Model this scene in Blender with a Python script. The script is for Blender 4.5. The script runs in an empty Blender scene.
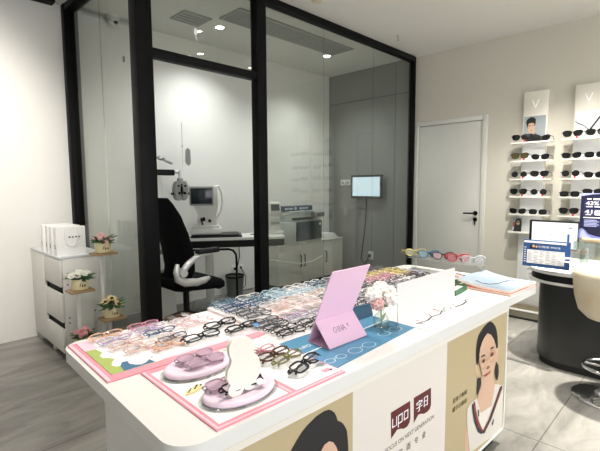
import bpy, bmesh, math, random
from mathutils import Vector, Matrix
random.seed(7)
C = bpy.context.scene.collection
PI = math.pi
TH = math.radians(2.284)          # the counter stands turned by this much against the room
CT, ST = math.cos(TH), math.sin(TH)
A0, B0, BP, ZC = 5.12, 4.36, 2.92, 2.98      # right wall, rear wall, glass partition, ceiling
TZ = 0.775                                   # counter top

def T(x, q, z=TZ):                # counter coordinates -> room
    return Vector((x*CT + q*ST, -x*ST + q*CT, z))

# ------------------------------------------------------------------ materials
def mat(name, col, rough=0.5, metal=0.0, emit=None, estr=0.0, noise=None, nscale=8.0, spec=0.5, coat=0.0, bump=0.0, alpha=1.0):
    m = bpy.data.materials.new(name); m.use_nodes = True
    nt = m.node_tree; b = nt.nodes['Principled BSDF']
    b.inputs['Base Color'].default_value = (*col, 1)
    b.inputs['Roughness'].default_value = rough
    b.inputs['Metallic'].default_value = metal
    b.inputs['Specular IOR Level'].default_value = spec
    b.inputs['Coat Weight'].default_value = coat
    b.inputs['Alpha'].default_value = alpha
    if emit:
        b.inputs['Emission Color'].default_value = (*emit, 1); b.inputs['Emission Strength'].default_value = estr
    if noise or bump:
        tc = nt.nodes.new('ShaderNodeTexCoord')
        n = nt.nodes.new('ShaderNodeTexNoise'); n.inputs['Scale'].default_value = nscale; n.inputs['Detail'].default_value = 6
        nt.links.new(tc.outputs['Object'], n.inputs['Vector'])
        if noise:
            r = nt.nodes.new('ShaderNodeValToRGB')
            r.color_ramp.elements[0].position = .3; r.color_ramp.elements[1].position = .7
            r.color_ramp.elements[0].color = (*col, 1); r.color_ramp.elements[1].color = (*noise, 1)
            nt.links.new(n.outputs['Fac'], r.inputs['Fac']); nt.links.new(r.outputs['Color'], b.inputs['Base Color'])
        if bump:
            bp = nt.nodes.new('ShaderNodeBump'); bp.inputs['Strength'].default_value = bump; bp.inputs['Distance'].default_value = .01
            nt.links.new(n.outputs['Fac'], bp.inputs['Height']); nt.links.new(bp.outputs['Normal'], b.inputs['Normal'])
    return m

def sheer(name, tint, refl=0.065, rough=0.0, body=0.0, bodycol=(1, 1, 1)):
    """clear sheet: lets light through with a tint, mirrors by fresnel"""
    m = bpy.data.materials.new(name); m.use_nodes = True
    nt = m.node_tree; nt.nodes.clear()
    out = nt.nodes.new('ShaderNodeOutputMaterial')
    tr = nt.nodes.new('ShaderNodeBsdfTransparent'); tr.inputs['Color'].default_value = (*tint, 1)
    gl = nt.nodes.new('ShaderNodeBsdfGlossy'); gl.inputs['Roughness'].default_value = rough
    lw = nt.nodes.new('ShaderNodeLayerWeight'); lw.inputs['Blend'].default_value = .5
    pw = nt.nodes.new('ShaderNodeMath'); pw.operation = 'POWER'; pw.inputs[1].default_value = 5
    fr = nt.nodes.new('ShaderNodeMath'); fr.operation = 'MULTIPLY_ADD'; fr.inputs[1].default_value = .8; fr.inputs[2].default_value = refl
    nt.links.new(lw.outputs['Facing'], pw.inputs[0]); nt.links.new(pw.outputs[0], fr.inputs[0])
    mx = nt.nodes.new('ShaderNodeMixShader')
    nt.links.new(fr.outputs[0], mx.inputs[0])
    src = tr.outputs[0]
    if body:
        df = nt.nodes.new('ShaderNodeBsdfDiffuse'); df.inputs['Color'].default_value = (*bodycol, 1)
        m2 = nt.nodes.new('ShaderNodeMixShader'); m2.inputs[0].default_value = body
        nt.links.new(tr.outputs[0], m2.inputs[1]); nt.links.new(df.outputs[0], m2.inputs[2]); src = m2.outputs[0]
    nt.links.new(src, mx.inputs[1]); nt.links.new(gl.outputs[0], mx.inputs[2])
    nt.links.new(mx.outputs[0], out.inputs[0])
    return m

def tile_mat(name, col, col2, rough):
    """large stone tiles: clouded stone with thin joints"""
    m = bpy.data.materials.new(name); m.use_nodes = True
    nt = m.node_tree; b = nt.nodes['Principled BSDF']; b.inputs['Roughness'].default_value = rough
    tc = nt.nodes.new('ShaderNodeTexCoord')
    mp = nt.nodes.new('ShaderNodeMapping'); mp.inputs['Scale'].default_value = (1.0, 2.6, 1)
    nt.links.new(tc.outputs['Object'], mp.inputs['Vector'])
    n = nt.nodes.new('ShaderNodeTexNoise'); n.inputs['Scale'].default_value = 2.4; n.inputs['Detail'].default_value = 9; n.inputs['Roughness'].default_value = .62; n.inputs['Distortion'].default_value = .6
    nt.links.new(mp.outputs[0], n.inputs['Vector'])
    r = nt.nodes.new('ShaderNodeValToRGB'); r.color_ramp.elements[0].position = .32; r.color_ramp.elements[1].position = .68
    r.color_ramp.elements[0].color = (*col, 1); r.color_ramp.elements[1].color = (*col2, 1)
    nt.links.new(n.outputs['Fac'], r.inputs['Fac'])
    br = nt.nodes.new('ShaderNodeTexBrick'); br.offset = 0.0
    br.inputs['Scale'].default_value = 1.0; br.inputs['Brick Width'].default_value = 1.2; br.inputs['Row Height'].default_value = .6
    br.inputs['Mortar Size'].default_value = .004; br.inputs['Mortar Smooth'].default_value = .2
    br.inputs['Color1'].default_value = (1, 1, 1, 1); br.inputs['Color2'].default_value = (.9, .9, .9, 1); br.inputs['Mortar'].default_value = (.55, .55, .55, 1)
    nt.links.new(tc.outputs['Object'], br.inputs['Vector'])
    mx = nt.nodes.new('ShaderNodeMix'); mx.data_type = 'RGBA'; mx.blend_type = 'MULTIPLY'; mx.inputs['Factor'].default_value = 1
    nt.links.new(r.outputs['Color'], mx.inputs['A']); nt.links.new(br.outputs['Color'], mx.inputs['B'])
    nt.links.new(mx.outputs['Result'], b.inputs['Base Color'])
    return m

M = {}
M['wall'] = mat('wall_paint', (.80, .785, .755), .75, bump=.03, nscale=60)
M['wall_beige'] = mat('wall_paint_beige', (.61, .585, .515), .75, bump=.03, nscale=60)
M['ceiling'] = mat('ceiling_paint', (.80, .785, .75), .7, bump=.02, nscale=40)
M['grey_panel'] = mat('grey_panel', (.225, .23, .222), .55)
M['seam'] = mat('dark_seam', (.05, .05, .05), .7)
M['floor'] = tile_mat('floor_stone', (.165, .157, .143), (.30, .288, .262), .27)
M['black_metal'] = mat('black_metal', (.004, .004, .0045), .5, spec=.12)
M['black_plastic'] = mat('black_plastic', (.007, .007, .008), .4, spec=.25)
M['black_gloss'] = mat('black_gloss', (.01, .01, .011), .12)
M['black_fabric'] = mat('black_mesh_fabric', (.006, .006, .007), .9, bump=.2, nscale=300, spec=.1)
M['dark_recess'] = mat('dark_recess', (.02, .02, .02), .9)
M['white_lam'] = mat('white_laminate', (.77, .76, .73), .35)
M['white_gloss'] = mat('white_gloss', (.86, .86, .84), .18)
M['white_matte'] = mat('white_paper', (.86, .855, .84), .7)
M['cream_lam'] = mat('cream_laminate', (.80, .76, .68), .4)
M['cab'] = mat('cabinet_grey_white', (.66, .65, .61), .45)
M['cabtop'] = mat('cabinet_top', (.62, .63, .66), .35)
M['doorpaint'] = mat('door_paint', (.62, .62, .585), .4)
M['frame_paint'] = mat('door_frame_paint', (.66, .655, .62), .35)
M['chrome'] = mat('chrome', (.75, .75, .76), .12, 1.0)
M['silver'] = mat('silver_plastic', (.62, .62, .61), .28, .5)
M['steel'] = mat('brushed_steel', (.5, .5, .5), .3, 1.0)
M['device'] = mat('instrument_white', (.72, .72, .69), .35)
M['device_grey'] = mat('instrument_grey', (.30, .31, .30), .4)
M['screen_dark'] = mat('screen_dark', (.02, .028, .035), .12)
M['printer'] = mat('printer_grey', (.52, .56, .55), .4)
M['printer_blue'] = mat('printer_slate', (.016, .034, .048), .4, spec=.25)
M['navy'] = mat('navy_card', (.012, .035, .10), .4)
M['tv_screen'] = mat('lit_screen', (.05, .05, .05), .2, emit=(.60, .76, .85), estr=.5)
M['mon_screen'] = mat('lit_document', (.1, .1, .1), .25, emit=(.95, .96, .93), estr=.42)
M['lamp'] = mat('lamp_face', (.9, .9, .9), .4, emit=(.93, .98, 1.0), estr=14)
M['lamp_warm'] = mat('lamp_face_warm', (.9, .9, .9), .4, emit=(1, .93, .8), estr=14)
M['wood'] = mat('plywood', (.30, .19, .085), .5, noise=(.38, .25, .12), nscale=14)
M['pot'] = mat('cream_ceramic', (.80, .70, .42), .3)
M['leaf'] = mat('leaf_green', (.035, .095, .035), .5, noise=(.07, .16, .06), nscale=30)
M['leaf_pale'] = mat('leaf_pale', (.35, .45, .20), .5)
M['pet_pink'] = mat('petal_pink', (.78, .42, .40), .6, noise=(.85, .62, .58), nscale=40)
M['pet_white'] = mat('petal_white', (.88, .86, .76), .6)
M['pet_hydr'] = mat('petal_hydrangea', (.92, .90, .85), .6, noise=(.92, .85, .80), nscale=14)
M['pet_yellow'] = mat('petal_yellow', (.88, .72, .36), .6)
M['seed'] = mat('flower_centre', (.10, .05, .02), .8)
M['pet_rose'] = mat('petal_rose', (.62, .22, .24), .6, noise=(.75, .42, .42), nscale=40)
M['glass'] = sheer('partition_glass', (.87, .885, .86))
M['glass_case'] = sheer('case_glass', (.91, .95, .935))
M['bottle'] = sheer('bottle_glass', (.92, .95, .93), body=.03)
M['lens'] = sheer('clear_lens', (.95, .95, .96), rough=.3)
M['acrylic'] = sheer('clear_acrylic', (.93, .94, .94), body=.06)
M['bin'] = sheer('smoke_plastic', (.40, .42, .41), rough=.25, body=.45, bodycol=(.30, .32, .31))
M['pink_mat'] = mat('pink_mat', (.78, .30, .36), .55)
M['pink_pale'] = mat('pink_print', (.86, .58, .68), .6)
M['sheet'] = mat('printed_sheet', (.87, .855, .835), .5, noise=(.87, .80, .81), nscale=9)
M['green_print'] = mat('green_print', (.38, .46, .12), .6)
M['blue_print'] = mat('blue_print', (.05, .15, .25), .6)
M['blue_mat'] = mat('blue_mat', (.075, .235, .38), .5)
M['pale_print'] = mat('pale_line_print', (.55, .68, .75), .6)
M['navy_card'] = mat('slate_blue_card', (.03, .10, .17), .5)
M['ink'] = mat('ink', (.05, .04, .06), .7)
M['ink_red'] = mat('ink_red', (.55, .12, .12), .7)
M['lilac_card'] = mat('lilac_pink_card', (.80, .53, .69), .55)
M['white_pink_card'] = mat('blush_card', (.76, .70, .69), .6)
M['cream_card'] = mat('cream_card', (.86, .82, .74), .6)
M['pad'] = mat('lilac_pad', (.80, .64, .75), .45)
M['red_edge'] = mat('red_cover', (.62, .12, .08), .5)
M['mag'] = mat('magazine_cover', (.20, .29, .39), .35, noise=(.42, .48, .53), nscale=5)
M['paper_edge'] = mat('page_edges', (.78, .74, .66), .8)
M['green_tray'] = mat('green_tray', (.02, .14, .05), .4)
M['tan'] = mat('poster_tan', (.50, .40, .235), .5)
M['poster_white'] = mat('poster_white', (.76, .70, .635), .5)
M['skin'] = mat('poster_skin', (.66, .43, .30), .5)
M['skin_dark'] = mat('poster_skin_deep', (.33, .15, .09), .5)
M['hair'] = mat('poster_hair', (.012, .011, .011), .5)
M['shirt'] = mat('poster_shirt', (.72, .67, .60), .5)
M['tank'] = mat('poster_undershirt', (.78, .73, .66), .5)
M['stripe'] = mat('poster_navy_stripe', (.02, .02, .03), .5)
M['stripe_red'] = mat('poster_red_stripe', (.28, .03, .03), .5)
M['lip'] = mat('poster_lip', (.33, .07, .06), .5)
M['gold'] = mat('poster_gold', (.42, .28, .14), .4)
M['maroon'] = mat('logo_maroon', (.105, .008, .008), .5)
M['txt_brown'] = mat('text_brown', (.10, .075, .05), .6)
M['txt_olive'] = mat('text_olive', (.10, .075, .012), .6)
M['olive'] = mat('olive_strip', (.085, .075, .042), .3)
M['beige_strip'] = mat('beige_strip', (.20, .165, .10), .4)
M['counter_black'] = mat('counter_graphite', (.022, .024, .024), .28)
M['counter_white'] = mat('counter_top_white', (.86, .85, .83), .25)
M['leather'] = mat('cream_leather', (.78, .72, .58), .45, noise=(.66, .55, .36), nscale=5)
M['purple'] = mat('sign_indigo', (.007, .008, .036), .4)
M['purple2'] = mat('sign_indigo_box', (.02, .022, .095), .4)
M['violet'] = mat('sign_violet', (.16, .19, .50), .5)
M['violet2'] = mat('sign_lavender', (.36, .39, .66), .5)
M['txt_white'] = mat('text_white', (.86, .86, .88), .6)
M['board_blue'] = mat('board_blue', (.025, .085, .25), .4)
M['beige_board'] = mat('beige_board', (.72, .55, .36), .5)
M['grey_line'] = mat('print_grey', (.42, .44, .47), .7)
M['photo_bg'] = mat('photo_backdrop', (.36, .40, .43), .5)
M['v_mark'] = mat('white_letter', (.95, .95, .95), .4, emit=(1, 1, 1), estr=.2)
M['shelf_white'] = mat('display_shelf', (.86, .84, .78), .3)
M['panel_white'] = mat('display_panel', (.83, .79, .71), .4)
M['panel_bright'] = mat('display_panel_white', (.90, .91, .92), .35)
M['sun_lens'] = mat('dark_lens', (.008, .009, .010), .06)
M['brown_lens'] = mat('olive_lens', (.07, .055, .02), .08)
M['red_tag'] = mat('red_tag', (.55, .04, .06), .5)
M['blue_tag'] = mat('blue_tag', (.09, .22, .42), .5)
M['white_tag'] = mat('white_tag', (.86, .86, .86), .5)
M['rubber'] = mat('black_rubber', (.015, .015, .015), .7)
M['brass'] = mat('cream_plastic', (.68, .62, .45), .4)
M['vent_grey'] = mat('vent_grey', (.36, .36, .345), .5)
M['gdark'] = mat('vent_gap', (.10, .10, .10), .8)
M['added_glow'] = mat('added_window_glow', (.8, .8, .8), .5, emit=(.95, .98, 1.0), estr=.5)  # glow for the added window behind the viewer

# ------------------------------------------------------------------ mesh collector
class MB:
    def __init__(s): s.bm = bmesh.new()
    def _new(s, n0, f0): return s.bm.verts[n0:], s.bm.faces[f0:]
    def box(s, x0, x1, y0, y1, z0, z1, bev=0, m=0, seg=2, R=None):
        b = bmesh.new(); bmesh.ops.create_cube(b, size=1)
        for v in b.verts: v.co = Vector(((x0+x1)/2 + v.co.x*(x1-x0), (y0+y1)/2 + v.co.y*(y1-y0), (z0+z1)/2 + v.co.z*(z1-z0)))
        if bev: bmesh.ops.bevel(b, geom=b.edges[:], offset=bev, segments=seg, profile=.5, affect='EDGES')
        s.take(b, m, R); return s
    def take(s, b, m=0, R=None):
        if R is not None: bmesh.ops.transform(b, matrix=R, verts=b.verts[:])
        mp = {}
        for v in b.verts: mp[v] = s.bm.verts.new(v.co)
        for f in b.faces:
            try: nf = s.bm.faces.new([mp[v] for v in f.verts]); nf.material_index = m
            except ValueError: pass
        b.free(); return s
    def ring(s, pts, m=0): return [s.bm.verts.new(p) for p in pts]
    def loft(s, rings, m=0, closed=True, caps=True, cyc=False):
        R = [s.ring(r) for r in rings]; n = len(R[0])
        rr = list(zip(R, R[1:])) + ([(R[-1], R[0])] if cyc else [])
        for a, b in rr:
            for i in range(n if closed else n-1):
                j = (i+1) % n
                f = s.bm.faces.new((a[i], a[j], b[j], b[i])); f.material_index = m
        if caps and not cyc and closed:
            for r in (R[0], R[-1]):
                f = s.bm.faces.new(r); f.material_index = m
        return s
    def lathe(s, prof, c=(0, 0, 0), seg=24, m=0, sx=1, sy=1, caps=True):
        c = Vector(c)
        return s.loft([[c + Vector((r*sx*math.cos(2*PI*k/seg), r*sy*math.sin(2*PI*k/seg), z)) for k in range(seg)] for r, z in prof], m, caps=caps)
    def cyl(s, p0, p1, r0, r1=None, seg=16, m=0):
        return s.tube([p0, p1], [r0, r0 if r1 is None else r1], seg, m)
    def tube(s, pts, r, seg=8, m=0, cyc=False, flat=None):
        P = [Vector(p) for p in pts]; n = len(P)
        rs = r if isinstance(r, (list, tuple)) else [r]*n
        rings = []; up = None
        for i, p in enumerate(P):
            if cyc: t = P[(i+1) % n] - P[i-1]
            else: t = P[min(i+1, n-1)] - P[max(i-1, 0)]
            t.normalize()
            if up is None:
                up = Vector((0, 0, 1)) if abs(t.z) < .9 else Vector((1, 0, 0))
            a = t.cross(up)
            if a.length < 1e-4: a = t.cross(Vector((0, 1, 0)))
            a.normalize(); b = a.cross(t); b.normalize(); up = b
            fa, fb = flat or (1, 1)
            rings.append([p + a*(rs[i]*fa*math.cos(2*PI*k/seg)) + b*(rs[i]*fb*math.sin(2*PI*k/seg)) for k in range(seg)])
        return s.loft(rings, m, cyc=cyc)
    def prism(s, poly, d0, d1, fr, m=0):
        """poly in (u, v); fr(u, v, w) -> point; from w=d0 to w=d1"""
        return s.loft([[Vector(fr(u, v, d0)) for u, v in poly], [Vector(fr(u, v, d1)) for u, v in poly]], m)
    def flat(s, poly, fr, w, m=0):
        vs = [s.bm.verts.new(fr(u, v, w)) for u, v in poly]
        f = s.bm.faces.new(vs); f.material_index = m; return s
    def sphere(s, c, r, seg=16, rings=10, m=0):
        c = Vector(c); rx, ry, rz = r if isinstance(r, (tuple, list)) else (r, r, r)
        b = bmesh.new(); bmesh.ops.create_uvsphere(b, u_segments=seg, v_segments=rings, radius=1)
        for v in b.verts: v.co = c + Vector((v.co.x*rx, v.co.y*ry, v.co.z*rz))
        return s.take(b, m)
    def xf(s, mtx): bmesh.ops.transform(s.bm, matrix=mtx, verts=s.bm.verts[:]); return s
    def mesh(s, name, mats, ang=38):
        bmesh.ops.recalc_face_normals(s.bm, faces=s.bm.faces[:])
        for f in s.bm.faces: f.smooth = True
        lim = math.radians(ang)
        for e in s.bm.edges:
            e.smooth = not (len(e.link_faces) != 2 or e.calc_face_angle(0) > lim)
        me = bpy.data.meshes.new(name); s.bm.to_mesh(me); s.bm.free()
        for m in (mats if isinstance(mats, (list, tuple)) else [mats]): me.materials.append(M[m] if isinstance(m, str) else m)
        return me
    def build(s, name, mats, parent=None, ang=38):
        o = bpy.data.objects.new(name, s.mesh(name, mats, ang)); C.objects.link(o)
        if parent is not None: o.parent = parent
        return o

def tag(o, label, cat, group=None):
    o['label'] = label; o['category'] = cat
    if group: o['group'] = group
    return o
def thing(name, label, cat, loc=(0, 0, 0), rz=0, group=None):
    o = bpy.data.objects.new(name, None); C.objects.link(o); o.empty_display_size = .05
    o.location = loc; o.rotation_euler = (0, 0, rz)
    return tag(o, label, cat, group)
def struct(o): o['kind'] = 'structure'; return o
def dup(root, loc, rz=0, label=None, group=None):
    r = root.copy(); C.objects.link(r); r.location = loc; r.rotation_euler = (0, 0, rz)
    if label: r['label'] = label
    if group: r['group'] = group
    for ch in list(root.children):
        c = ch.copy(); C.objects.link(c); c.parent = r
        for g in list(ch.children):
            d = g.copy(); C.objects.link(d); d.parent = c
    return r

def text_tris(body, size=1.0, spacing=1.0):
    """lettering as flat triangles in (u, v), centred"""
    cu = bpy.data.curves.new('lettering', 'FONT'); cu.body = body; cu.size = size; cu.space_character = spacing
    cu.resolution_u = 3; cu.align_x = 'CENTER'; cu.align_y = 'CENTER'
    o = bpy.data.objects.new('lettering', cu); C.objects.link(o)
    dg = bpy.context.evaluated_depsgraph_get(); dg.update()
    me = bpy.data.meshes.new_from_object(o.evaluated_get(dg), depsgraph=dg)
    vs = [(v.co.x, v.co.y) for v in me.vertices]; fs = [tuple(p.vertices) for p in me.polygons]
    bpy.data.objects.remove(o); bpy.data.curves.remove(cu); bpy.data.meshes.remove(me)
    return vs, fs
def put_text(mb, body, fr, w, m, cu=0, cv=0, width=None, height=None, spacing=1.0, bold=0):
    vs, fs = text_tris(body, 1.0, spacing)
    if not vs: return
    x0 = min(v[0] for v in vs); x1 = max(v[0] for v in vs); y0 = min(v[1] for v in vs); y1 = max(v[1] for v in vs)
    sx = (width/(x1-x0)) if width else None; sy = (height/(y1-y0)) if height else None
    if sx is None: sx = sy
    if sy is None: sy = sx
    offs = [(0, 0)] if not bold else [(-bold, 0), (bold, 0)]
    for i, (ox, oy) in enumerate(offs):
        V = [mb.bm.verts.new(fr(cu + ox + (x-(x0+x1)/2)*sx, cv + oy + (y-(y0+y1)/2)*sy, w + i*.00005)) for x, y in vs]
        for f in fs:
            try: nf = mb.bm.faces.new([V[k] for k in f]); nf.material_index = m
            except ValueError: pass
def rect(u0, u1, v0, v1): return [(u0, v0), (u1, v0), (u1, v1), (u0, v1)]
def rrect(x0, x1, y0, y1, r, n=6):
    out = []
    for cx, cy, a in ((x1-r, y1-r, 0), (x0+r, y1-r, 90), (x0+r, y0+r, 180), (x1-r, y0+r, 270)):
        for k in range(n+1):
            t = math.radians(a + 90*k/n); out.append((cx + r*math.cos(t), cy + r*math.sin(t)))
    return out
def circ(cx, cy, r, n=20, ry=None): return [(cx + r*math.cos(2*PI*k/n), cy + (ry or r)*math.sin(2*PI*k/n)) for k in range(n)]
ORD = ['', 'first', 'second', 'third', 'fourth', 'fifth', 'sixth', 'seventh', 'eighth', 'ninth', 'tenth', 'eleventh', 'twelfth', 'thirteenth']
# ------------------------------------------------------------------ light levels
SHOP_P = [88, 50, 56, 80, 46, 20, 38, 370, 34, 46]; SHOP_C = (1, .955, .87)
SHOP_A = [66, 80, 60, 75, 80, 80, 70, 58, 85, 95]
INNER_P = 33; WIN_P = 27; EXPO = 1.35
ART={
'hair': [(2.023, 0.697), (1.989, 0.694), (1.958, 0.686), (1.928, 0.674), (1.904, 0.661), (1.891, 0.642), (1.885, 0.622), (1.881, 0.598), (1.88, 0.573), (1.885, 0.54), (1.894, 0.512), (1.908, 0.511), (1.927, 0.572), (2.024, 0.598), (2.091, 0.533), (2.11, 0.46), (2.124, 0.476), (2.131, 0.509), (2.131, 0.543), (2.122, 0.593), (2.111, 0.626), (2.092, 0.656), (2.059, 0.682)] ,
'braid_left': [(1.905, 0.456), (1.937, 0.446), (1.942, 0.415), (1.931, 0.396), (1.918, 0.378), (1.909, 0.368), (1.9, 0.381), (1.9, 0.407)] ,
'braid_right': [(2.109, 0.474), (2.14, 0.444), (2.147, 0.407), (2.142, 0.384), (2.131, 0.367), (2.114, 0.383), (2.101, 0.415), (2.095, 0.451)] ,
'face': [(1.993, 0.647), (1.962, 0.637), (1.935, 0.618), (1.917, 0.591), (1.911, 0.563), (1.917, 0.524), (1.934, 0.487), (1.955, 0.448), (1.982, 0.421), (2.01, 0.407), (2.043, 0.406), (2.072, 0.42), (2.092, 0.445), (2.105, 0.482), (2.109, 0.522), (2.095, 0.559), (2.07, 0.596), (2.036, 0.628)] ,
'ear': [(1.876, 0.521), (1.9, 0.523), (1.912, 0.478), (1.902, 0.461), (1.884, 0.486)] ,
'earR': [(2.109, 0.539), (2.132, 0.539), (2.137, 0.5), (2.125, 0.469), (2.109, 0.467)] ,
'neck': [(1.945, 0.45), (2.072, 0.43), (2.089, 0.377), (2.109, 0.357), (2.076, 0.257), (2.013, 0.182), (1.955, 0.265), (1.91, 0.351), (1.925, 0.379), (1.949, 0.396)] ,
'browL': [(1.924, 0.545), (1.937, 0.554), (1.972, 0.55), (1.975, 0.543), (1.943, 0.546)] ,
'browR': [(2.024, 0.557), (2.042, 0.564), (2.069, 0.562), (2.073, 0.555), (2.046, 0.555)] ,
'eyeL': [(1.934, 0.524), (1.947, 0.532), (1.97, 0.53), (1.98, 0.521), (1.972, 0.512), (1.949, 0.512)] ,
'eyeR': [(2.027, 0.529), (2.038, 0.537), (2.062, 0.537), (2.076, 0.527), (2.067, 0.516), (2.043, 0.516)] ,
'mouth': [(1.957, 0.448), (1.992, 0.448), (2.014, 0.447), (2.045, 0.448), (2.04, 0.439), (2.016, 0.436), (1.987, 0.435)] ,
'nose': [(1.989, 0.475), (2.001, 0.483), (2.022, 0.48), (2.032, 0.469), (2.017, 0.465), (1.999, 0.467)] ,
'shirt': [(1.91, 0.355), (1.878, 0.357), (1.838, 0.353), (1.812, 0.341), (1.808, 0.313), (1.813, 0.266), (1.824, 0.224), (1.85, 0.112), (2.02, 0.094), (2.229, 0.071), (2.22, 0.196), (2.212, 0.318), (2.187, 0.326), (2.109, 0.357), (2.076, 0.257), (2.013, 0.182), (1.955, 0.265)] ,
'armL': [(1.812, 0.255), (1.821, 0.232), (1.845, 0.189), (1.856, 0.11), (1.807, 0.119), (1.799, 0.216)] ,
'armR': [(2.167, 0.156), (2.189, 0.201), (2.221, 0.218), (2.234, 0.085), (2.18, 0.086)] ,
'tank': [(1.951, 0.267), (2.076, 0.256), (2.043, 0.22), (1.984, 0.167), (1.937, 0.225), (1.919, 0.277)] ,
'st1': [(1.852, 0.347), (1.868, 0.344), (1.88, 0.304), (1.91, 0.244), (1.957, 0.182), (1.988, 0.156), (1.968, 0.154), (1.926, 0.181), (1.885, 0.245), (1.862, 0.302)] ,
'st2': [(1.869, 0.35), (1.883, 0.35), (1.897, 0.301), (1.924, 0.245), (1.965, 0.188), (1.985, 0.165), (1.973, 0.166), (1.932, 0.205), (1.904, 0.25), (1.88, 0.303)] ,
'st1R': [(2.171, 0.32), (2.198, 0.321), (2.2, 0.303), (2.163, 0.267), (2.081, 0.189), (2.001, 0.144), (1.983, 0.151), (1.979, 0.163), (2.042, 0.194), (2.1, 0.248)] ,
'st2R': [(2.18, 0.313), (2.189, 0.312), (2.18, 0.293), (2.073, 0.2), (2.0, 0.157), (1.991, 0.161), (2.058, 0.195), (2.113, 0.243)] ,
'logo': [(2.086, 0.156), (2.097, 0.176), (2.11, 0.175), (2.102, 0.15), (2.09, 0.148)] ,
'knot': [(1.917, 0.295), (1.929, 0.292), (1.934, 0.257), (1.923, 0.261)] ,
'Lhair': [(0.894, 0.684), (0.907, 0.676), (0.92, 0.664), (0.928, 0.649), (0.933, 0.634), (0.947, 0.625), (0.958, 0.615), (0.969, 0.599), (0.977, 0.584), (0.981, 0.559), (0.984, 0.527), (0.985, 0.479), (0.976, 0.413), (0.953, 0.401), (0.894, 0.417), (0.791, 0.478), (0.747, 0.547), (0.734, 0.604), (0.743, 0.627), (0.763, 0.645), (0.783, 0.661), (0.802, 0.671), (0.82, 0.677), (0.84, 0.684), (0.859, 0.686), (0.876, 0.687)] ,
'Lface': [(0.894, 0.585), (0.912, 0.574), (0.926, 0.553), (0.942, 0.515), (0.947, 0.466), (0.931, 0.428), (0.899, 0.414), (0.854, 0.438), (0.815, 0.488), (0.801, 0.537), (0.825, 0.555), (0.854, 0.566), (0.874, 0.583)] ,
'tagL': [(1.214, 0.551), (1.338, 0.55), (1.341, 0.481), (1.335, 0.465), (1.321, 0.456), (1.297, 0.457), (1.277, 0.466), (1.255, 0.471), (1.218, 0.452)] ,
'tagR': [(1.362, 0.552), (1.487, 0.55), (1.49, 0.478), (1.482, 0.464), (1.463, 0.459), (1.438, 0.46), (1.416, 0.469), (1.397, 0.473), (1.365, 0.451)] ,
'l_L': [(1.224, 0.525), (1.233, 0.525), (1.234, 0.501), (1.254, 0.5), (1.254, 0.493), (1.225, 0.495)] ,
'l_I': [(1.249, 0.523), (1.258, 0.522), (1.259, 0.5), (1.25, 0.5)] ,
'l_P': [(1.263, 0.523), (1.289, 0.522), (1.29, 0.496), (1.273, 0.497), (1.273, 0.488), (1.264, 0.488)] ,
'l_Ph': [(1.272, 0.515), (1.281, 0.515), (1.281, 0.504), (1.273, 0.504)] ,
'l_O': [(1.294, 0.522), (1.323, 0.521), (1.324, 0.496), (1.295, 0.497)] ,
'l_Oh': [(1.304, 0.515), (1.314, 0.515), (1.315, 0.504), (1.304, 0.504)] ,
'bear': [(0.634, 0.941), (0.617, 0.942), (0.605, 0.939), (0.596, 0.924), (0.597, 0.906), (0.604, 0.887), (0.601, 0.874), (0.591, 0.861), (0.588, 0.842), (0.594, 0.826), (0.6, 0.818), (0.591, 0.808), (0.591, 0.797), (0.601, 0.785), (0.614, 0.782), (0.627, 0.784), (0.635, 0.794), (0.638, 0.805), (0.643, 0.794), (0.657, 0.786), (0.67, 0.787), (0.676, 0.798), (0.676, 0.808), (0.691, 0.822), (0.695, 0.84), (0.689, 0.864), (0.682, 0.876), (0.67, 0.887), (0.672, 0.907), (0.667, 0.924), (0.653, 0.936)] }
# ================================================================== the setting
X0, Y0 = -1.7, -2.3
IN = BP          # partition line
f = struct(MB().box(X0, A0+.1, Y0, B0+.1, -.1, 0).build('floor', 'floor'))
c = struct(MB().box(X0, A0+.1, Y0, B0+.1, ZC, ZC+.1).build('ceiling', 'ceiling'))
struct(MB().box(X0, A0, B0, B0+.1, 0, ZC).build('wall_rear', 'wall'))
# right wall with the door opening
DB0, DB1, DZ = 1.965, 2.895, 2.15
w = MB(); w.box(A0, A0+.1, Y0, DB0, 0, ZC); w.box(A0, A0+.1, DB0, DB1, DZ, ZC); w.box(A0, A0+.1, DB1, B0, 0, ZC); w.box(A0+.09, A0+.1, DB0, DB1, 0, DZ)
struct(w.build('wall_right', 'wall_beige'))
struct(MB().box(X0-.1, X0, Y0, B0, 0, ZC).build('wall_left', 'wall'))
w = MB(); w.box(X0, -.9, Y0-.1, Y0, 0, ZC); w.box(4.2, A0, Y0-.1, Y0, 0, ZC); w.box(-.9, 4.2, Y0-.1, Y0, 2.6, ZC); w.box(-.9, 4.2, Y0-.1, Y0, 0, .12)
struct(w.build('wall_front', 'wall'))
# unseen glowing window behind the viewer, added for soft fill light
wn = MB(); wn.box(-.9, 4.2, Y0-.06, Y0-.05, .12, 2.6)
struct(wn.build('window_1', 'added_glow'))
# grey cladding inside the test room
g = MB()
for (y0, y1) in ((2.97, 3.185), (3.193, B0-.001)):
    for (z0, z1) in ((0.0, 2.553), (2.563, ZC)):
        g.box(A0-.02, A0-.001, y0, y1, z0, z1)
g.box(A0-.012, A0-.002, 2.97, B0-.001, 0, ZC, m=1)
struct(g.build('wall_right_cladding', ['grey_panel', 'seam']))
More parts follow.
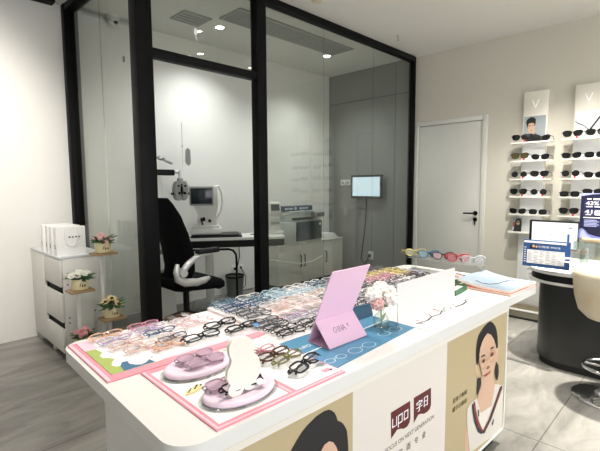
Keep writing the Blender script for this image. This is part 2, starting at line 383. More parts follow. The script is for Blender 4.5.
# door
d = MB(); fw = .055
d.box(A0-.022, A0+.06, DB0, DB0+fw, 0, DZ, .004); d.box(A0-.022, A0+.06, DB1-fw, DB1, 0, DZ, .004); d.box(A0-.022, A0+.06, DB0+fw, DB1-fw, DZ-fw, DZ, .004)
dr = struct(d.build('door_1', 'frame_paint'))
MB().box(A0-.002, A0+.04, DB0+fw+.004, DB1-fw-.004, .006, DZ-fw-.004, .003).build('door_leaf', 'doorpaint', dr)
h = MB(); yb = DB0+fw+.055
h.cyl((A0-.003, yb, 1.005), (A0-.014, yb, 1.005), .026, seg=20); h.tube([(A0-.012, yb, 1.005), (A0-.05, yb, 1.005), (A0-.055, yb+.01, 1.005), (A0-.055, yb+.125, 1.003)], .0095, 10)
h.build('door_handle', 'black_metal', dr)
h = MB(); h.cyl((A0-.003, yb, .93), (A0-.013, yb, .93), .024, seg=20); h.box(A0-.03, A0-.01, yb-.004, yb+.004, .91, .95, .002); h.box(A0-.028, A0-.022, yb-.012, yb+.004, .865, .915, .002)
h.build('lock', 'black_metal', dr)
# black-and-glass partition: long run along BP and a short return to the rear wall
p = MB()
p.box(1.36, 1.48, BP-.05, BP+.05, 0, ZC, .004)                     # corner post
p.box(2.433, 2.536, BP-.04, BP+.05, 0, ZC, .004)                   # door post
p.box(A0-.06, A0-.0215, BP-.03, BP+.05, 0, ZC-.001, .003)           # wall post
p.box(1.37, 1.49, B0-.075, B0-.001, 0, ZC, .003)                   # rear wall post
p.box(1.48, 2.433, BP-.035, BP+.045, ZC-.062, ZC-.001, .003); p.box(2.536, A0-.06, BP-.035, BP+.045, ZC-.062, ZC-.001, .003)
p.box(1.375, 1.47, BP+.05, B0-.075, ZC-.062, ZC-.001, .003)
p.box(1.48, 2.433, BP-.03, BP+.04, 2.252, 2.316, .003)             # transom
p.box(2.536, A0-.06, BP-.02, BP+.03, 0.001, .05, .003); p.box(1.385, 1.46, BP+.05, B0-.075, .001, .05, .003)
pt = p.build('trim_1', 'black_metal'); struct(pt)
def pane(n, b): 
    o = struct(b.build(n, 'glass')); return o
n = 1
for x0, x1 in ((2.536, 3.334), (3.338, 4.198), (4.202, A0-.06)):
    n += 1; pane('window_%d' % n, MB().box(x0, x1, BP, BP+.01, .05, ZC-.062))
n += 1; pane('window_%d' % n, MB().box(1.48, 2.433, BP, BP+.01, 2.316, ZC-.062))
for y0, y1 in ((BP+.05, 3.618), (3.622, B0-.075)):
    n += 1; pane('window_%d' % n, MB().box(1.415, 1.425, y0, y1, .05, ZC-.062))
# dark shadow-gap channel where the rear wall meets the shop ceiling
struct(MB().box(X0+.001, 1.30, B0-.10, B0-.002, ZC-.025, ZC-.001).build('trim_2', 'black_metal'))
# strips on the floor before the display wall
s = MB(); s.box(4.86, A0-.001, -1.2, 1.86, .001, .006, m=0); s.box(4.80, 4.86, -1.2, 1.86, .001, .012, m=2); s.box(4.57, 4.80, -1.2, 1.86, .001, .006, m=1); s.box(4.53, 4.57, -1.2, 1.86, .001, .010, m=3)
struct(s.build('trim_3', ['beige_strip', 'olive', 'white_gloss', 'black_metal']))

# ------------------------------------------------------------------ ceiling fittings
v = thing('ceiling_vent', 'small square louvred ceiling vent in the test room, left of the long grille', 'vent', (2.365, 3.79, ZC))
m_ = MB(); m_.box(-.155, -.135, -.135, .135, -.012, -.001); m_.box(.135, .155, -.135, .135, -.012, -.001); m_.box(-.135, .135, -.135, -.115, -.012, -.001); m_.box(-.135, .135, .115, .135, -.012, -.001); m_.build('frame', 'vent_grey', v)
m_ = MB(); m_.box(-.135, .135, -.115, .115, -.004, -.001); m_.build('backing', 'gdark', v)
for k in range(4):
    y = -.085 + k*.057
    MB().box(-.135, .135, y-.020, y+.020, -.009, -.006, R=None).build('slat', 'vent_grey', v)
v = thing('ceiling_grille', 'long louvred air-conditioning grille in the test room ceiling', 'vent', (3.40, 3.42, ZC))
L, W = .85, .17
m_ = MB(); m_.box(-L, L, -W, -W+.022, -.014, -.001); m_.box(-L, L, W-.022, W, -.014, -.001); m_.box(-L, -L+.022, -W+.022, W-.022, -.014, -.001); m_.box(L-.022, L, -W+.022, W-.022, -.014, -.001); m_.build('frame', 'vent_grey', v)
MB().box(-L+.022, L-.022, -W+.022, W-.022, -.004, -.001).build('backing', 'gdark', v)
for k in range(8):
    y = -W+.022 + (k+.5)*(2*W-.044)/8
    MB().box(-L+.022, L-.022, y-.012, y+.012, -.011, -.007).build('slat', 'vent_grey', v)
dl = None
for i, (x, y, lb) in enumerate(((2.70, 3.79, 'round recessed downlight shining beside the small ceiling vent'), (4.24, 3.66, 'round recessed downlight shining at the right end of the long ceiling grille'))):
    if dl is None:
        dl = thing('downlight', lb, 'ceiling light', (x, y, ZC), group='test room downlights')
        MB().lathe([(.052, -.001), (.056, -.006), (.046, -.008), (.042, -.003)], seg=28).build('bezel', 'white_gloss', dl)
        MB().lathe([(.041, -.0035), (.001, -.0036)], seg=24).build('lamp_face', 'lamp', dl)
    else: dup(dl, (x, y, ZC), 0, lb)
sd = thing('smoke_detector', 'round cream smoke detector on the shop ceiling above the glass wall', 'smoke detector', (2.88, 2.60, ZC))
MB().lathe([(.06, -.001), (.062, -.012), (.052, -.02)], seg=28).build('base', 'white_lam', sd)
MB().lathe([(.05, -.02), (.05, -.034), (.040, -.046), (.015, -.05), (.001, -.05)], seg=28).build('dome', 'brass', sd)
b_ = MB()
for k in range(10):
    t = 2*PI*k/10; b_.box(-.004, .004, .0455, .0515, -.034, -.026, R=Matrix.Rotation(t, 4, 'Z'))
b_.build('sensor_slots', 'gdark', sd)
sp = thing('fire_sprinkler', 'tiny brass fire sprinkler on the shop ceiling beside the glass wall', 'sprinkler', (4.22, 2.62, ZC))
MB().lathe([(.03, -.001), (.028, -.006), (.01, -.008)], seg=20).build('escutcheon', 'white_lam', sp)
MB().cyl((0, 0, -.008), (0, 0, -.035), .008, .006).tube([(-.001, 0, -.03), (-.014, 0, -.042), (-.002, 0, -.056)], .0025, 6).tube([(.001, 0, -.03), (.014, 0, -.042), (.002, 0, -.056)], .0025, 6).build('nozzle', 'steel', sp)
MB().lathe([(.016, -.056), (.017, -.058), (.001, -.059)], seg=16).build('deflector', 'steel', sp)
cam_ = thing('dome_camera', 'white dome security camera under the test room ceiling at the rear wall', 'camera', (1.80, 4.26, ZC))
MB().lathe([(.058, -.001), (.06, -.03), (.052, -.045)], seg=24).build('base', 'white_gloss', cam_)
MB().sphere((0, 0, -.055), (.048, .048, .042)).build('housing', 'white_gloss', cam_)
MB().sphere((.008, -.035, -.072), (.022, .018, .018)).build('lens', 'black_gloss', cam_)
sm = tag(MB().box(-.012, .012, -.006, 0, -.03, .03, .002).build('wall_hook', 'black_plastic'), 'tiny dark hook fixed to the rear wall below the dome camera', 'hook'); sm.location = (1.93, B0-.001, 2.62)
st = thing('hanging_tag', 'tiny white paper tag stuck on the pane above the doorway', 'tag', (1.86, BP-.0012, 2.50))
MB().prism([(-.02, -.005), (.004, -.012), (.02, .03), (-.012, .042)], 0, .0008, lambda u, v_, w: (u, -w, v_)).build('paper', 'white_tag', st)
MB().prism([(-.012, -.005), (-.005, -.007), (.012, -.045), (.004, -.047)], 0, .0008, lambda u, v_, w: (u, -w, v_)).build('strip', 'white_tag', st)
# ================================================================== test room
# ---- instrument table, turned against the walls
d = Vector((.82, -.572, 0)).normalized(); nrm = Vector((.572, .82, 0)).normalized()
pl = Vector((2.31, 3.92, 0)); pr = Vector((3.15, 3.335, 0)); mid = (pl+pr)/2 + nrm*.21
ang = math.atan2(d.y, d.x); W2 = (pr-pl).length/2 + .02
tb = thing('instrument_table', 'white-topped instrument table with thick black edge behind the office chair', 'table', (mid.x, mid.y, 0), ang)
P = rrect(-W2, W2, -.21, .21, .07)
MB().prism(P, .775, .80, lambda u, v, w: (u, v, w)).build('tabletop', 'white_lam', tb)
MB().prism(rrect(-W2+.004, W2-.004, -.206, .206, .066), .700, .775, lambda u, v, w: (u, v, w)).build('edge_band', 'black_plastic', tb)
MB().box(-.33, -.24, -.03, .05, .06, .70, .008).build('column', 'cab', tb)
MB().box(-.46, -.10, -.17, .19, .001, .06, .02).build('foot', 'device_grey', tb)
MB().tube([(-.50, -.13, .67), (-.08, -.13, .67), (-.03, -.13, .655), (0, -.13, .61), (.005, -.13, .55), (.005, -.13, .012)], .012, 10).tube([(.005, -.13, .012), (-.30, -.13, .012)], .012, 10).build('leg_frame', 'black_metal', tb)
def onT(x, y, z=.80): 
    p = mid + d*x + nrm*y; return (p.x, p.y, z)
# ---- autorefractor on a black tray
ar = thing('autorefractor', 'grey and white eye-testing machine with tilted dark screen on the table', 'eye-testing machine', onT(-.30, .02, .83), ang)
MB().box(-.17, .15, -.15, .14, 0, .055, .018).box(-.15, .13, -.13, .12, .05, .075, .012).build('base', 'device', ar)
MB().loft([[(-.10, -.10, .07), (.10, -.10, .07), (.10, .08, .07), (-.10, .08, .07)], [(-.09, -.08, .17), (.10, -.08, .17), (.10, .07, .17), (-.09, .07, .17)], [(-.13, -.11, .25), (.12, -.11, .25), (.12, .09, .25), (-.13, .09, .25)], [(-.12, -.08, .40), (.11, -.08, .40), (.11, .07, .40), (-.12, .07, .40)]]).build('body', 'device', ar)
sc = MB().box(-.165, .075, -.15, -.115, .245, .405, .012).build('monitor', 'device_grey', ar)
MB().box(-.15, .06, -.1535, -.1495, .26, .39, .003).build('screen', 'screen_dark', sc)
MB().tube([(.08, .0, .40), (.125, .0, .405), (.155, 0, .36), (.165, 0, .27), (.145, 0, .19), (.10, 0, .12)], .010, 10).build('chin_rest_frame', 'device', ar)
MB().cyl((-.03, -.13, .13), (-.03, -.10, .13), .018).cyl((.03, -.11, .115), (.03, -.08, .115), .014).cyl((-.04, -.14, .085), (-.055, -.155, .14), .009).build('joystick', 'black_plastic', ar)
ar.scale = (1.04, 1.0, 1.27)
tr = thing('instrument_tray', 'flat black tray under the eye-testing machine', 'tray', onT(-.20, .0, .80), ang)
MB().box(-.27, .27, -.165, .165, .001, .015, .004).box(-.25, .24, -.155, .155, .015, .029, .004).build('board', 'black_plastic', tr)
kb = thing('pen', 'small dark pen lying on the table beside the door post', 'pen', onT(.235, .02, .80), ang)
MB().cyl((-.07, 0, .006), (.05, .01, .006), .005).build('barrel', 'black_plastic', kb); MB().cyl((.05, .01, .006), (.072, .012, .006), .006).build('cap', 'ink_red', kb)
l2 = thing('lensmeter', 'small white lens meter with tilted screen at the right end of the table', 'lens meter', onT(.455, .09, .80), ang)
MB().box(-.075, .075, -.07, .07, 0, .03, .01).build('base', 'device', l2)
MB().loft([[(-.05, -.02, .03), (.05, -.02, .03), (.05, .06, .03), (-.05, .06, .03)], [(-.05, -.0, .15), (.05, -.0, .15), (.05, .06, .15), (-.05, .06, .15)], [(-.055, -.06, .19), (.055, -.06, .19), (.055, .06, .20), (-.055, .06, .20)], [(-.05, -.02, .27), (.05, -.02, .27), (.05, .05, .28), (-.05, .05, .28)]]).build('body', 'device', l2)
MB().prism(rect(-.04, .04, -.03, .03), 0, .004, lambda u, v, w: (u, -.047+v*.45-w, .232+v*.9)).build('screen', 'screen_dark', l2)
MB().box(-.04, .04, -.055, -.01, .085, .105, .004).build('lens_stage', 'device_grey', l2)
l2.scale = (1.2, 1.0, 1.3)

# ---- phoropter column with arm, near the chair
ph = thing('phoropter_stand', 'white column carrying a black arm and grey phoropter head behind the chair', 'phoropter', (2.07, 4.03, 0))
MB().loft([[(-.11, -.06, .001), (.14, -.06, .001), (.14, .09, .001), (-.11, .09, .001)], [(-.10, -.05, .9), (.09, -.05, .9), (.09, .07, .9), (-.10, .07, .9)], [(-.085, -.045, 1.47), (.02, -.045, 1.47), (.02, .06, 1.47), (-.085, .06, 1.47)]]).build('column', 'device', ph)
MB().box(-.13, .17, -.06, .02, 1.455, 1.515, .012).build('arm', 'black_plastic', ph)
MB().cyl((.16, -.02, 1.49), (.24, -.03, 1.495), .018, .016).cyl((.24, -.03, 1.51), (.24, -.03, 1.41), .016).build('arm_joint', 'silver', ph)
hd = MB()
for s in (-1, 1):
    hd.loft([[(.225+s*.030 + .045*math.cos(2*PI*k/20), y, 1.30 + .10*math.sin(2*PI*k/20)) for k in range(20)] for y in (-.085, -.02)])
hd.box(.20, .25, -.08, -.03, 1.36, 1.43, .01)
hd = hd.build('phoropter_head', 'device_grey', ph)
k_ = MB()
for s in (-1, 1):
    k_.cyl((.225+s*.026, -.095, 1.275), (.225+s*.036, -.085, 1.275), .014); k_.cyl((.225+s*.038, -.095, 1.35), (.225+s*.038, -.085, 1.35), .010)
    k_.cyl((.225+s*.07, -.05, 1.27), (.225+s*.10, -.05, 1.27), .012)
k_.cyl((.225, -.09, 1.36), (.225, -.08, 1.36), .009); k_.build('dial', 'black_plastic', hd)
MB().cyl((.30, -.04, 1.22), (.30, -.04, 1.40), .016).cyl((.33, -.04, 1.25), (.33, -.04, 1.36), .012).build('side_knob', 'silver', hd)
MB().tube([(-.09, 0, 1.515), (-.085, 0, 1.58), (-.03, 0, 1.63), (.05, 0, 1.63), (.11, 0, 1.60), (.17, 0, 1.585)], .006, 8).build('cable', 'rubber', ph)
MB().sphere((.05, 0, 1.63), (.04, .025, .025)).cyl((.08, 0, 1.615), (.17, 0, 1.58), .018, .014).build('reading_lamp', 'silver', ph)
ch = thing('hanging_near_card', 'grey near-vision chart paddle hanging on a thin rod above the phoropter', 'eye chart', (2.38, 4.00, 1.50))
MB().cyl((-.03, 0, -.04), (-.035, 0, .50), .004, seg=8).build('rod', 'steel', ch)
MB().prism([(-.04, .08), (-.035, .20), (-.01, .225), (.018, .20), (.022, .07), (.0, .04), (-.02, .05)], -.004, .004, lambda u, v, w: (u+.035, w-.008, v+.02)).build('paddle', 'device_grey', ch)
MB().sphere((-.033, 0, .26), .010).build('clip', 'steel', ch)

# ---- office chair
oc = thing('office_chair', 'black high-backed office chair with silver arms facing the instrument table', 'chair', (2.0, 3.42, 0), 0)
prof = [(-.13, .49), (-.085, .62), (-.10, .78), (-.145, .95), (-.19, 1.10), (-.235, 1.20), (-.25, 1.25)]
rg = []
for i, (x, z) in enumerate(prof):
    hw = [.20, .24, .26, .25, .22, .18, .13][i]; th = [.05, .06, .06, .055, .05, .04, .02][i]
    rg.append([(x + th*math.sin(a) + .03*math.cos(a)**2, hw*math.cos(a), z) for a in [2*PI*k/20 for k in range(20)]])
MB().loft(rg).build('backrest', 'black_fabric', oc, 60)
P = rrect(-.22, .30, -.25, .25, .10)
MB().loft([[(x*s, y*s, z - (0 if x < .12 else .30*(x-.12))) for x, y in P] for s, z in ((.86, .45), (1, .475), (1, .52), (.92, .55))]).build('seat', 'black_fabric', oc, 60)
for s in (-1, 1):
    a = MB().tube([(-.235, s*.28, .71), (-.25, s*.285, .65), (-.235, s*.285, .585), (-.17, s*.285, .545), (-.05, s*.28, .53), (.03, s*.28, .54), (.075, s*.275, .55)], [.016, .026, .032, .033, .030, .026, .014], 14, flat=(.7, 1.1))
    a.tube([(-.20, s*.29, .64), (-.14, s*.29, .70), (-.07, s*.29, .745), (.0, s*.29, .765), (.09, s*.29, .768)], [.026, .028, .022, .018, .012], 14, flat=(.7, 1.1))
    a.cyl((-.20, s*.26, .635), (-.20, s*.325, .635), .034, seg=20)
    a = a.build('armrest', 'silver', oc, 60)
    MB().box(-.06, .16, s*.29-.038, s*.29+.038, .772, .815, .016, seg=3).build('arm_pad', 'black_plastic', a)
MB().cyl((0, 0, .12), (0, 0, .45), .028).cyl((0, 0, .40), (0, 0, .449), .06).build('gas_lift', 'black_plastic', oc)
b_ = MB()
for k in range(5):
    t = 2*PI*k/5 + .5; b_.tube([(0, 0, .17), (.14*math.cos(t), .14*math.sin(t), .135), (.29*math.cos(t), .29*math.sin(t), .085)], [.05, .038, .024], 8)
b_.build('star_base', 'black_plastic', oc)
for k in range(5):
    t = 2*PI*k/5 + .5; x, y = .29*math.cos(t), .29*math.sin(t)
    MB().cyl((x-.02*math.sin(t), y+.02*math.cos(t), .03), (x+.02*math.sin(t), y-.02*math.cos(t), .03), .029).cyl((x, y, .04), (x, y, .09), .008).build('caster', 'rubber', oc)
# ---- waste bin, sockets
wb = thing('waste_bin', 'smoky plastic waste bin with black liner below the wall sockets', 'bin', (3.13, 4.20, 0))
MB().lathe([(.095, .003), (.115, .25), (.110, .25), (.09, .01)], seg=28).build('bucket', 'bin', wb)
MB().lathe([(.117, .232), (.120, .250), (.117, .258), (.110, .256), (.108, .22)], seg=28, caps=False).build('liner', 'black_gloss', wb)
so = None
for i, (x, lb) in enumerate(((3.245, 'white wall socket with black plug above the waste bin, left of the two'), (3.345, 'white wall socket above the waste bin, right of the two'))):
    so = thing('wall_socket', lb, 'socket', (x, B0, .30), group='rear wall sockets')
    MB().box(-.043, .043, -.009, -.001, -.043, .043, .003).build('plate', 'white_gloss', so)
    MB().box(-.014, .014, -.035 if i == 0 else -.012, -.0085, -.018, .014, .003).build('plug' if i == 0 else 'socket_holes', 'black_plastic', so)
tag(MB().tube([(3.30, 4.335, .70), (3.315, 4.335, .45), (3.28, 4.335, .33), (3.26, 4.33, .30)], .006, 8).build('power_cable', 'rubber'), 'dark cable hanging from the table to the wall socket', 'cable')
tag(MB().tube([(3.345, 4.335, .285), (3.40, 4.32, .18), (3.38, 4.31, .06), (3.30, 4.30, .012), (3.46, 4.28, .012)], .005, 8).build('loose_cable', 'black_plastic'), 'thin dark cable drooping from the right wall socket to the floor', 'cable')

# ---- low cabinet with the printer
cb = thing('low_cabinet', 'low white cabinet with three doors and black handles under the printer', 'cabinet', (4.30, 4.155, 0))
XL, XR = -.645, .645
MB().box(XL, XR, -.17, .20, .05, .56, .002).build('carcass', 'cab', cb); MB().box(XL-.005, XR+.005, -.2, .203, .56, .58, .003).build('worktop', 'cab', cb)
MB().box(XL+.02, XR-.02, -.15, .18, .001, .05).build('plinth', 'dark_recess', cb)
for i, (x0, x1) in enumerate(((XL+.002, -.222), (-.218, .218), (.222, XR-.002))):
    dd = MB().box(x0, x1, -.19, -.171, .055, .555, .002).build('door', 'cab', cb)
    hx = {0: x1-.035, 1: x0+.035, 2: x0+.04}[i]
    MB().tube([(hx, -.19, .26), (hx, -.214, .27), (hx, -.214, .41), (hx, -.19, .42)], .007, 8).build('handle', 'black_metal', dd)
# ---- printer
pz = .58
pn = thing('printer', 'grey office printer with dark blue front on the low cabinet', 'printer', (4.10, 4.11, pz))
MB().box(-.36, .36, -.16, .16, .0, .30, .012).box(-.33, .36, -.14, .16, .30, .375, .012).build('body', 'printer', pn)
MB().box(-.145, .35, -.175, -.16, .03, .285, .006).build('front_cover', 'printer_blue', pn)
MB().box(-.20, .27, -.165, -.10, .315, .345, .006).build('output_slot', 'screen_dark', pn)
MB().box(-.35, .36, -.14, .16, .375, .405, .008).box(-.24, .30, -.15, .10, .405, .43, .008).build('scanner_lid', 'printer', pn)
MB().loft([[(.17, -.21, .335), (.36, -.21, .335), (.36, -.13, .36), (.17, -.13, .36)], [(.17, -.22, .40), (.36, -.22, .40), (.36, -.13, .425), (.17, -.13, .425)]]).build('control_panel', 'device_grey', pn)
MB().box(.19, .345, -.224, -.2205, .345, .395, .001).build('touch_screen', 'printer_blue', pn)
MB().box(.29, .33, -.1775, -.1745, .225, .255, .001).build('badge', 'white_tag', pn)
pb = thing('printed_carton', 'long dark blue carton with pale lettering lying on top of the printer', 'box', (4.03, 4.07, pz+.431), -.03)
MB().box(-.25, .30, -.06, .06, 0, .065, .004).build('carton', 'navy', pb)
m_ = MB(); fr = lambda u, v, w: (u, -.0605-w, v)
for u0, u1 in ((-.21, -.16), (-.15, -.07), (.05, .10), (.11, .15), (.16, .21)): m_.flat(rect(u0, u1, .02, .042), fr, .0005)
m_.flat(rect(-.04, .0, .015, .05), fr, .0005); m_.build('print', 'pale_print', pb)
st_ = thing('paper_stack', 'small stack of pale paper sheets on the low cabinet beside the printer', 'paper', (4.76, 4.13, pz))
for i in range(3): MB().box(-.14, .14-.02*i, -.11+.01*i, .13, i*.022, i*.022+.021, .003).build('ream', 'white_matte', st_)
tag(MB().box(-.04, .04, -.03, .03, 0, .035, .006).build('receipt_box', 'device'), 'tiny pale box on the cabinet at the foot of the printer', 'box').location = (3.74, 4.06, pz)
# ---- wall screen
tv = thing('wall_monitor', 'small wall-mounted monitor with lit pale blue screen on the grey wall', 'monitor', (A0-.021, 3.60, 1.325))
MB().box(-.05, 0, -.08, .08, -.06, .06, .005).build('bracket', 'black_metal', tv)
MB().box(-.085, -.05, -.265, .265, -.165, .165, .006).build('bezel', 'black_plastic', tv)
MB().box(-.0875, -.0851, -.235, .235, -.135, .135, .001).build('screen', 'tv_screen', tv)
tag(MB().tube([(A0-.03, 3.645, 1.16), (A0-.027, 3.66, .80), (A0-.027, 3.735, .25), (A0-.03, 3.66, .20), (A0-.035, 3.60, .29)], .007, 8).build('monitor_cable', 'rubber'), 'black cable hanging from the wall monitor down the grey wall', 'cable')
for i, (y, z, lb) in enumerate(((4.08, 1.385, 'pale switch plate on the grey wall, farther from the monitor'), (3.985, 1.385, 'pale switch plate on the grey wall, next to the monitor'))):
    t = thing('switch_plate', lb, 'switch', (A0-.021, y, z), group='switches by the wall monitor')
    MB().box(-.009, 0, -.042, .042, -.042, .042, .003).build('plate', 'device', t); MB().box(-.012, -.009, -.02, .02, -.02, .02, .002).build('rocker', 'device_grey', t)
t = thing('wall_socket', 'white socket low on the grey wall below the monitor', 'socket', (A0-.021, 3.56, .33))
MB().box(-.009, 0, -.043, .043, -.06, .06, .003).build('plate', 'device', t); MB().box(-.035, -.009, .0, .03, -.03, .02, .004).build('plug', 'black_plastic', t)
t = thing('cupboard_handle', 'slim grey lever handle on the grey wall below the monitor', 'handle', (A0-.021, 4.03, .985))
MB().box(-.008, 0, -.03, .03, -.09, .03, .003).build('plate', 'device_grey', t); MB().tube([(-.008, 0, 0), (-.04, 0, 0), (-.042, -.10, 0)], .008, 8).build('lever', 'device_grey', t)
tag(MB().tube([(2.60, 2.936, .665), (2.80, 2.936, .615), (3.00, 2.936, .575), (3.17, 2.936, .575), (3.33, 2.936, .615)], .0045, 8).build('sagging_arc', 'white_gloss'), 'thin white line sagging along the inside of the glass wall', 'arc')  # thin white tube laid in a sagging curve along the pane

# ================================================================== left: cabinet, bags, flower stand
dc = thing('drawer_cabinet', 'pale grey drawer cabinet against the rear wall left of the glass wall', 'cabinet', (1.175, 3.91, 0))
x0, x1, y0, y1 = -.175, .165, -.385, .385
c_ = MB(); c_.box(x0+.02, x1, y0, y0+.018, .06, .80, .001); c_.box(x0+.02, x1, y1-.018, y1, .001, .80, .001); c_.box(x1-.015, x1, y0+.018, y1-.018, .06, .80); c_.box(x0+.05, x1-.015, y0+.018, y1-.018, .06, .795)
c_.build('carcass', 'cab', dc)
MB().box(x0-.003, x1+.003, y0-.003, y1+.003, .80, .82, .003).build('worktop', 'cabtop', dc)
MB().box(x0, x0+.018, .022, y1, .07, .80, .001).build('side_panel', 'cab', dc)
for z0, z1 in ((.588, .797), (.312, .533), (.07, .257)):
    MB().box(x0, x0+.018, y0, .018, z0, z1, .001).build('drawer', 'cab', dc)
MB().box(x0+.03, x0+.05, y0+.018, y1-.018, .06, .80).build('finger_gap', 'dark_recess', dc)
for y in (y0+.005, -.05, y1-.06): MB().box(x0+.03, x0+.07, y, y+.05, .001, .06).build('leg', 'cab', dc)
m_ = MB()
for z in (.60, .56, .34, .30, .12, .10): m_.cyl((x1-.29, y0+.0005, z), (x1-.29, y0-.0015, z), .006, seg=10)
m_.cyl((x1-.10, y0+.0005, .36), (x1-.10, y0-.0015, .36), .006, seg=10)
m_.build('screw_hole', 'dark_recess', dc)
def bag(y, lb, i):
    t = thing('gift_bag', lb, 'bag', (1.105, y, .82), -.02*i, group='white paper bags on the cabinet')
    b = MB(); b.loft([[(-.105, -.035, 0), (.105, -.035, 0), (.105, .035, 0), (-.105, .035, 0)], [(-.105, -.035, .22), (.105, -.035, .22), (.105, .02, .22), (-.105, .02, .22)]]); b.build('paper_body', 'white_matte', t)
    MB().tube([(-.045+.004, -.037, .20), (-.048, -.040, .14), (-.03, -.041, .085), (0, -.042, .068), (.03, -.041, .085), (.048, -.040, .14), (.045, -.037, .20)], .0035, 6).build('handle', 'white_gloss', t)
    m = MB(); fr = lambda u, v, w: (u, -.0352-w, v)
    for k, (u, hh) in enumerate(((-.018, .012), (.006, .010), (.030, .012), (.054, .010))): m.flat(rect(u, u+.013, .135, .135+hh), fr, .0004)
    fs = lambda u, v, w: (-.1052-w, u, v)
    m.flat(rect(-.010, .008, .055, .068), fs, .0004); m.flat(rect(-.008, .010, .073, .085), fs, .0004)
    m.build('printed_mark', 'ink', t)
for i, (y, lb) in enumerate(((3.60, 'front white gift bag with looped handle on the drawer cabinet'), (3.715, 'second white gift bag from the front on the drawer cabinet'), (3.81, 'third white gift bag from the front on the drawer cabinet'), (3.935, 'rearmost white gift bag in the row on the drawer cabinet'))): bag(y, lb, i)

SB = 3.31
fs_ = thing('flower_stand', 'white metal plant stand with staggered wooden shelves beside the glass wall', 'plant stand', (1.145, SB, 0))
shelf = [(.10, 0, .851), (-.077, 0, .597), (.132, -.03, .350), (-.075, -.02, .165)]
for x, y, z in shelf:
    MB().box(x-.083, x+.083, y-.07, y+.07, z-.014, z, .003).build('shelf', 'wood', fs_)
for (x, y, z) in shelf[:3]:
    MB().box(x-.012, x+.012, y-.012+.05, y+.012+.05, .02, z-.014, .002).build('post', 'white_lam', fs_)
MB().box(-.11, .16, .0, .09, .001, .02, .004).build('base', 'white_lam', fs_)
MB().box(-.077, .13, .040, .058, .22, .24, .002).build('cross_bar', 'white_lam', fs_)
def petals(mb, c, r, n, m, cup=.5, rows=1, nrm=(0, 0, 1), wid=.5):
    N = Vector(nrm).normalized(); A = N.orthogonal().normalized(); Bv = N.cross(A); c = Vector(c)
    for j in range(rows):
        rr = r*(1-.3*j); lift = cup*(1+.8*j)
        for k in range(n):
            t = 2*PI*(k + .5*j)/n; D = A*math.cos(t)+Bv*math.sin(t); S = -A*math.sin(t)+Bv*math.cos(t)
            p = [c + N*.002*j, c + D*rr*.55 + S*rr*wid + N*rr*lift*.4, c + D*rr + S*rr*wid*.3 + N*rr*lift, c + D*rr - S*rr*wid*.3 + N*rr*lift, c + D*rr*.55 - S*rr*wid + N*rr*lift*.4]
            vs = [mb.bm.verts.new(q) for q in p]; ff = mb.bm.faces.new(vs); ff.material_index = m
            vs2 = [mb.bm.verts.new(q - N*.0012) for q in p]; ff = mb.bm.faces.new(list(reversed(vs2))); ff.material_index = m
            for a in range(5):
                b = (a+1) % 5; g = mb.bm.faces.new((vs[a], vs2[a], vs2[b], vs[b])); g.material_index = m
def leaf(mb, c, d, L, w, m=0):
    c = Vector(c); d = Vector(d).normalized(); s = d.cross(Vector((0, 0, 1))); s = s.normalized() if s.length > .01 else Vector((1, 0, 0))
    n = s.cross(d)
    pts = [c, c + d*L*.4 + s*w - n*.004, c + d*L - n*L*.15, c + d*L*.4 - s*w - n*.004]; mid = c + d*L*.45 + n*.006
    V = [mb.bm.verts.new(p) for p in pts]; Mv = mb.bm.verts.new(mid)
    V2 = [mb.bm.verts.new(p - n*.0015) for p in pts]; M2 = mb.bm.verts.new(mid - n*.0015)
    for a in range(4):
        b = (a+1) % 4
        for f in ((V[a], V[b], Mv), (V2[b], V2[a], M2), (V[b], V[a], V2[a], V2[b])):
            g = mb.bm.faces.new(f); g.material_index = m
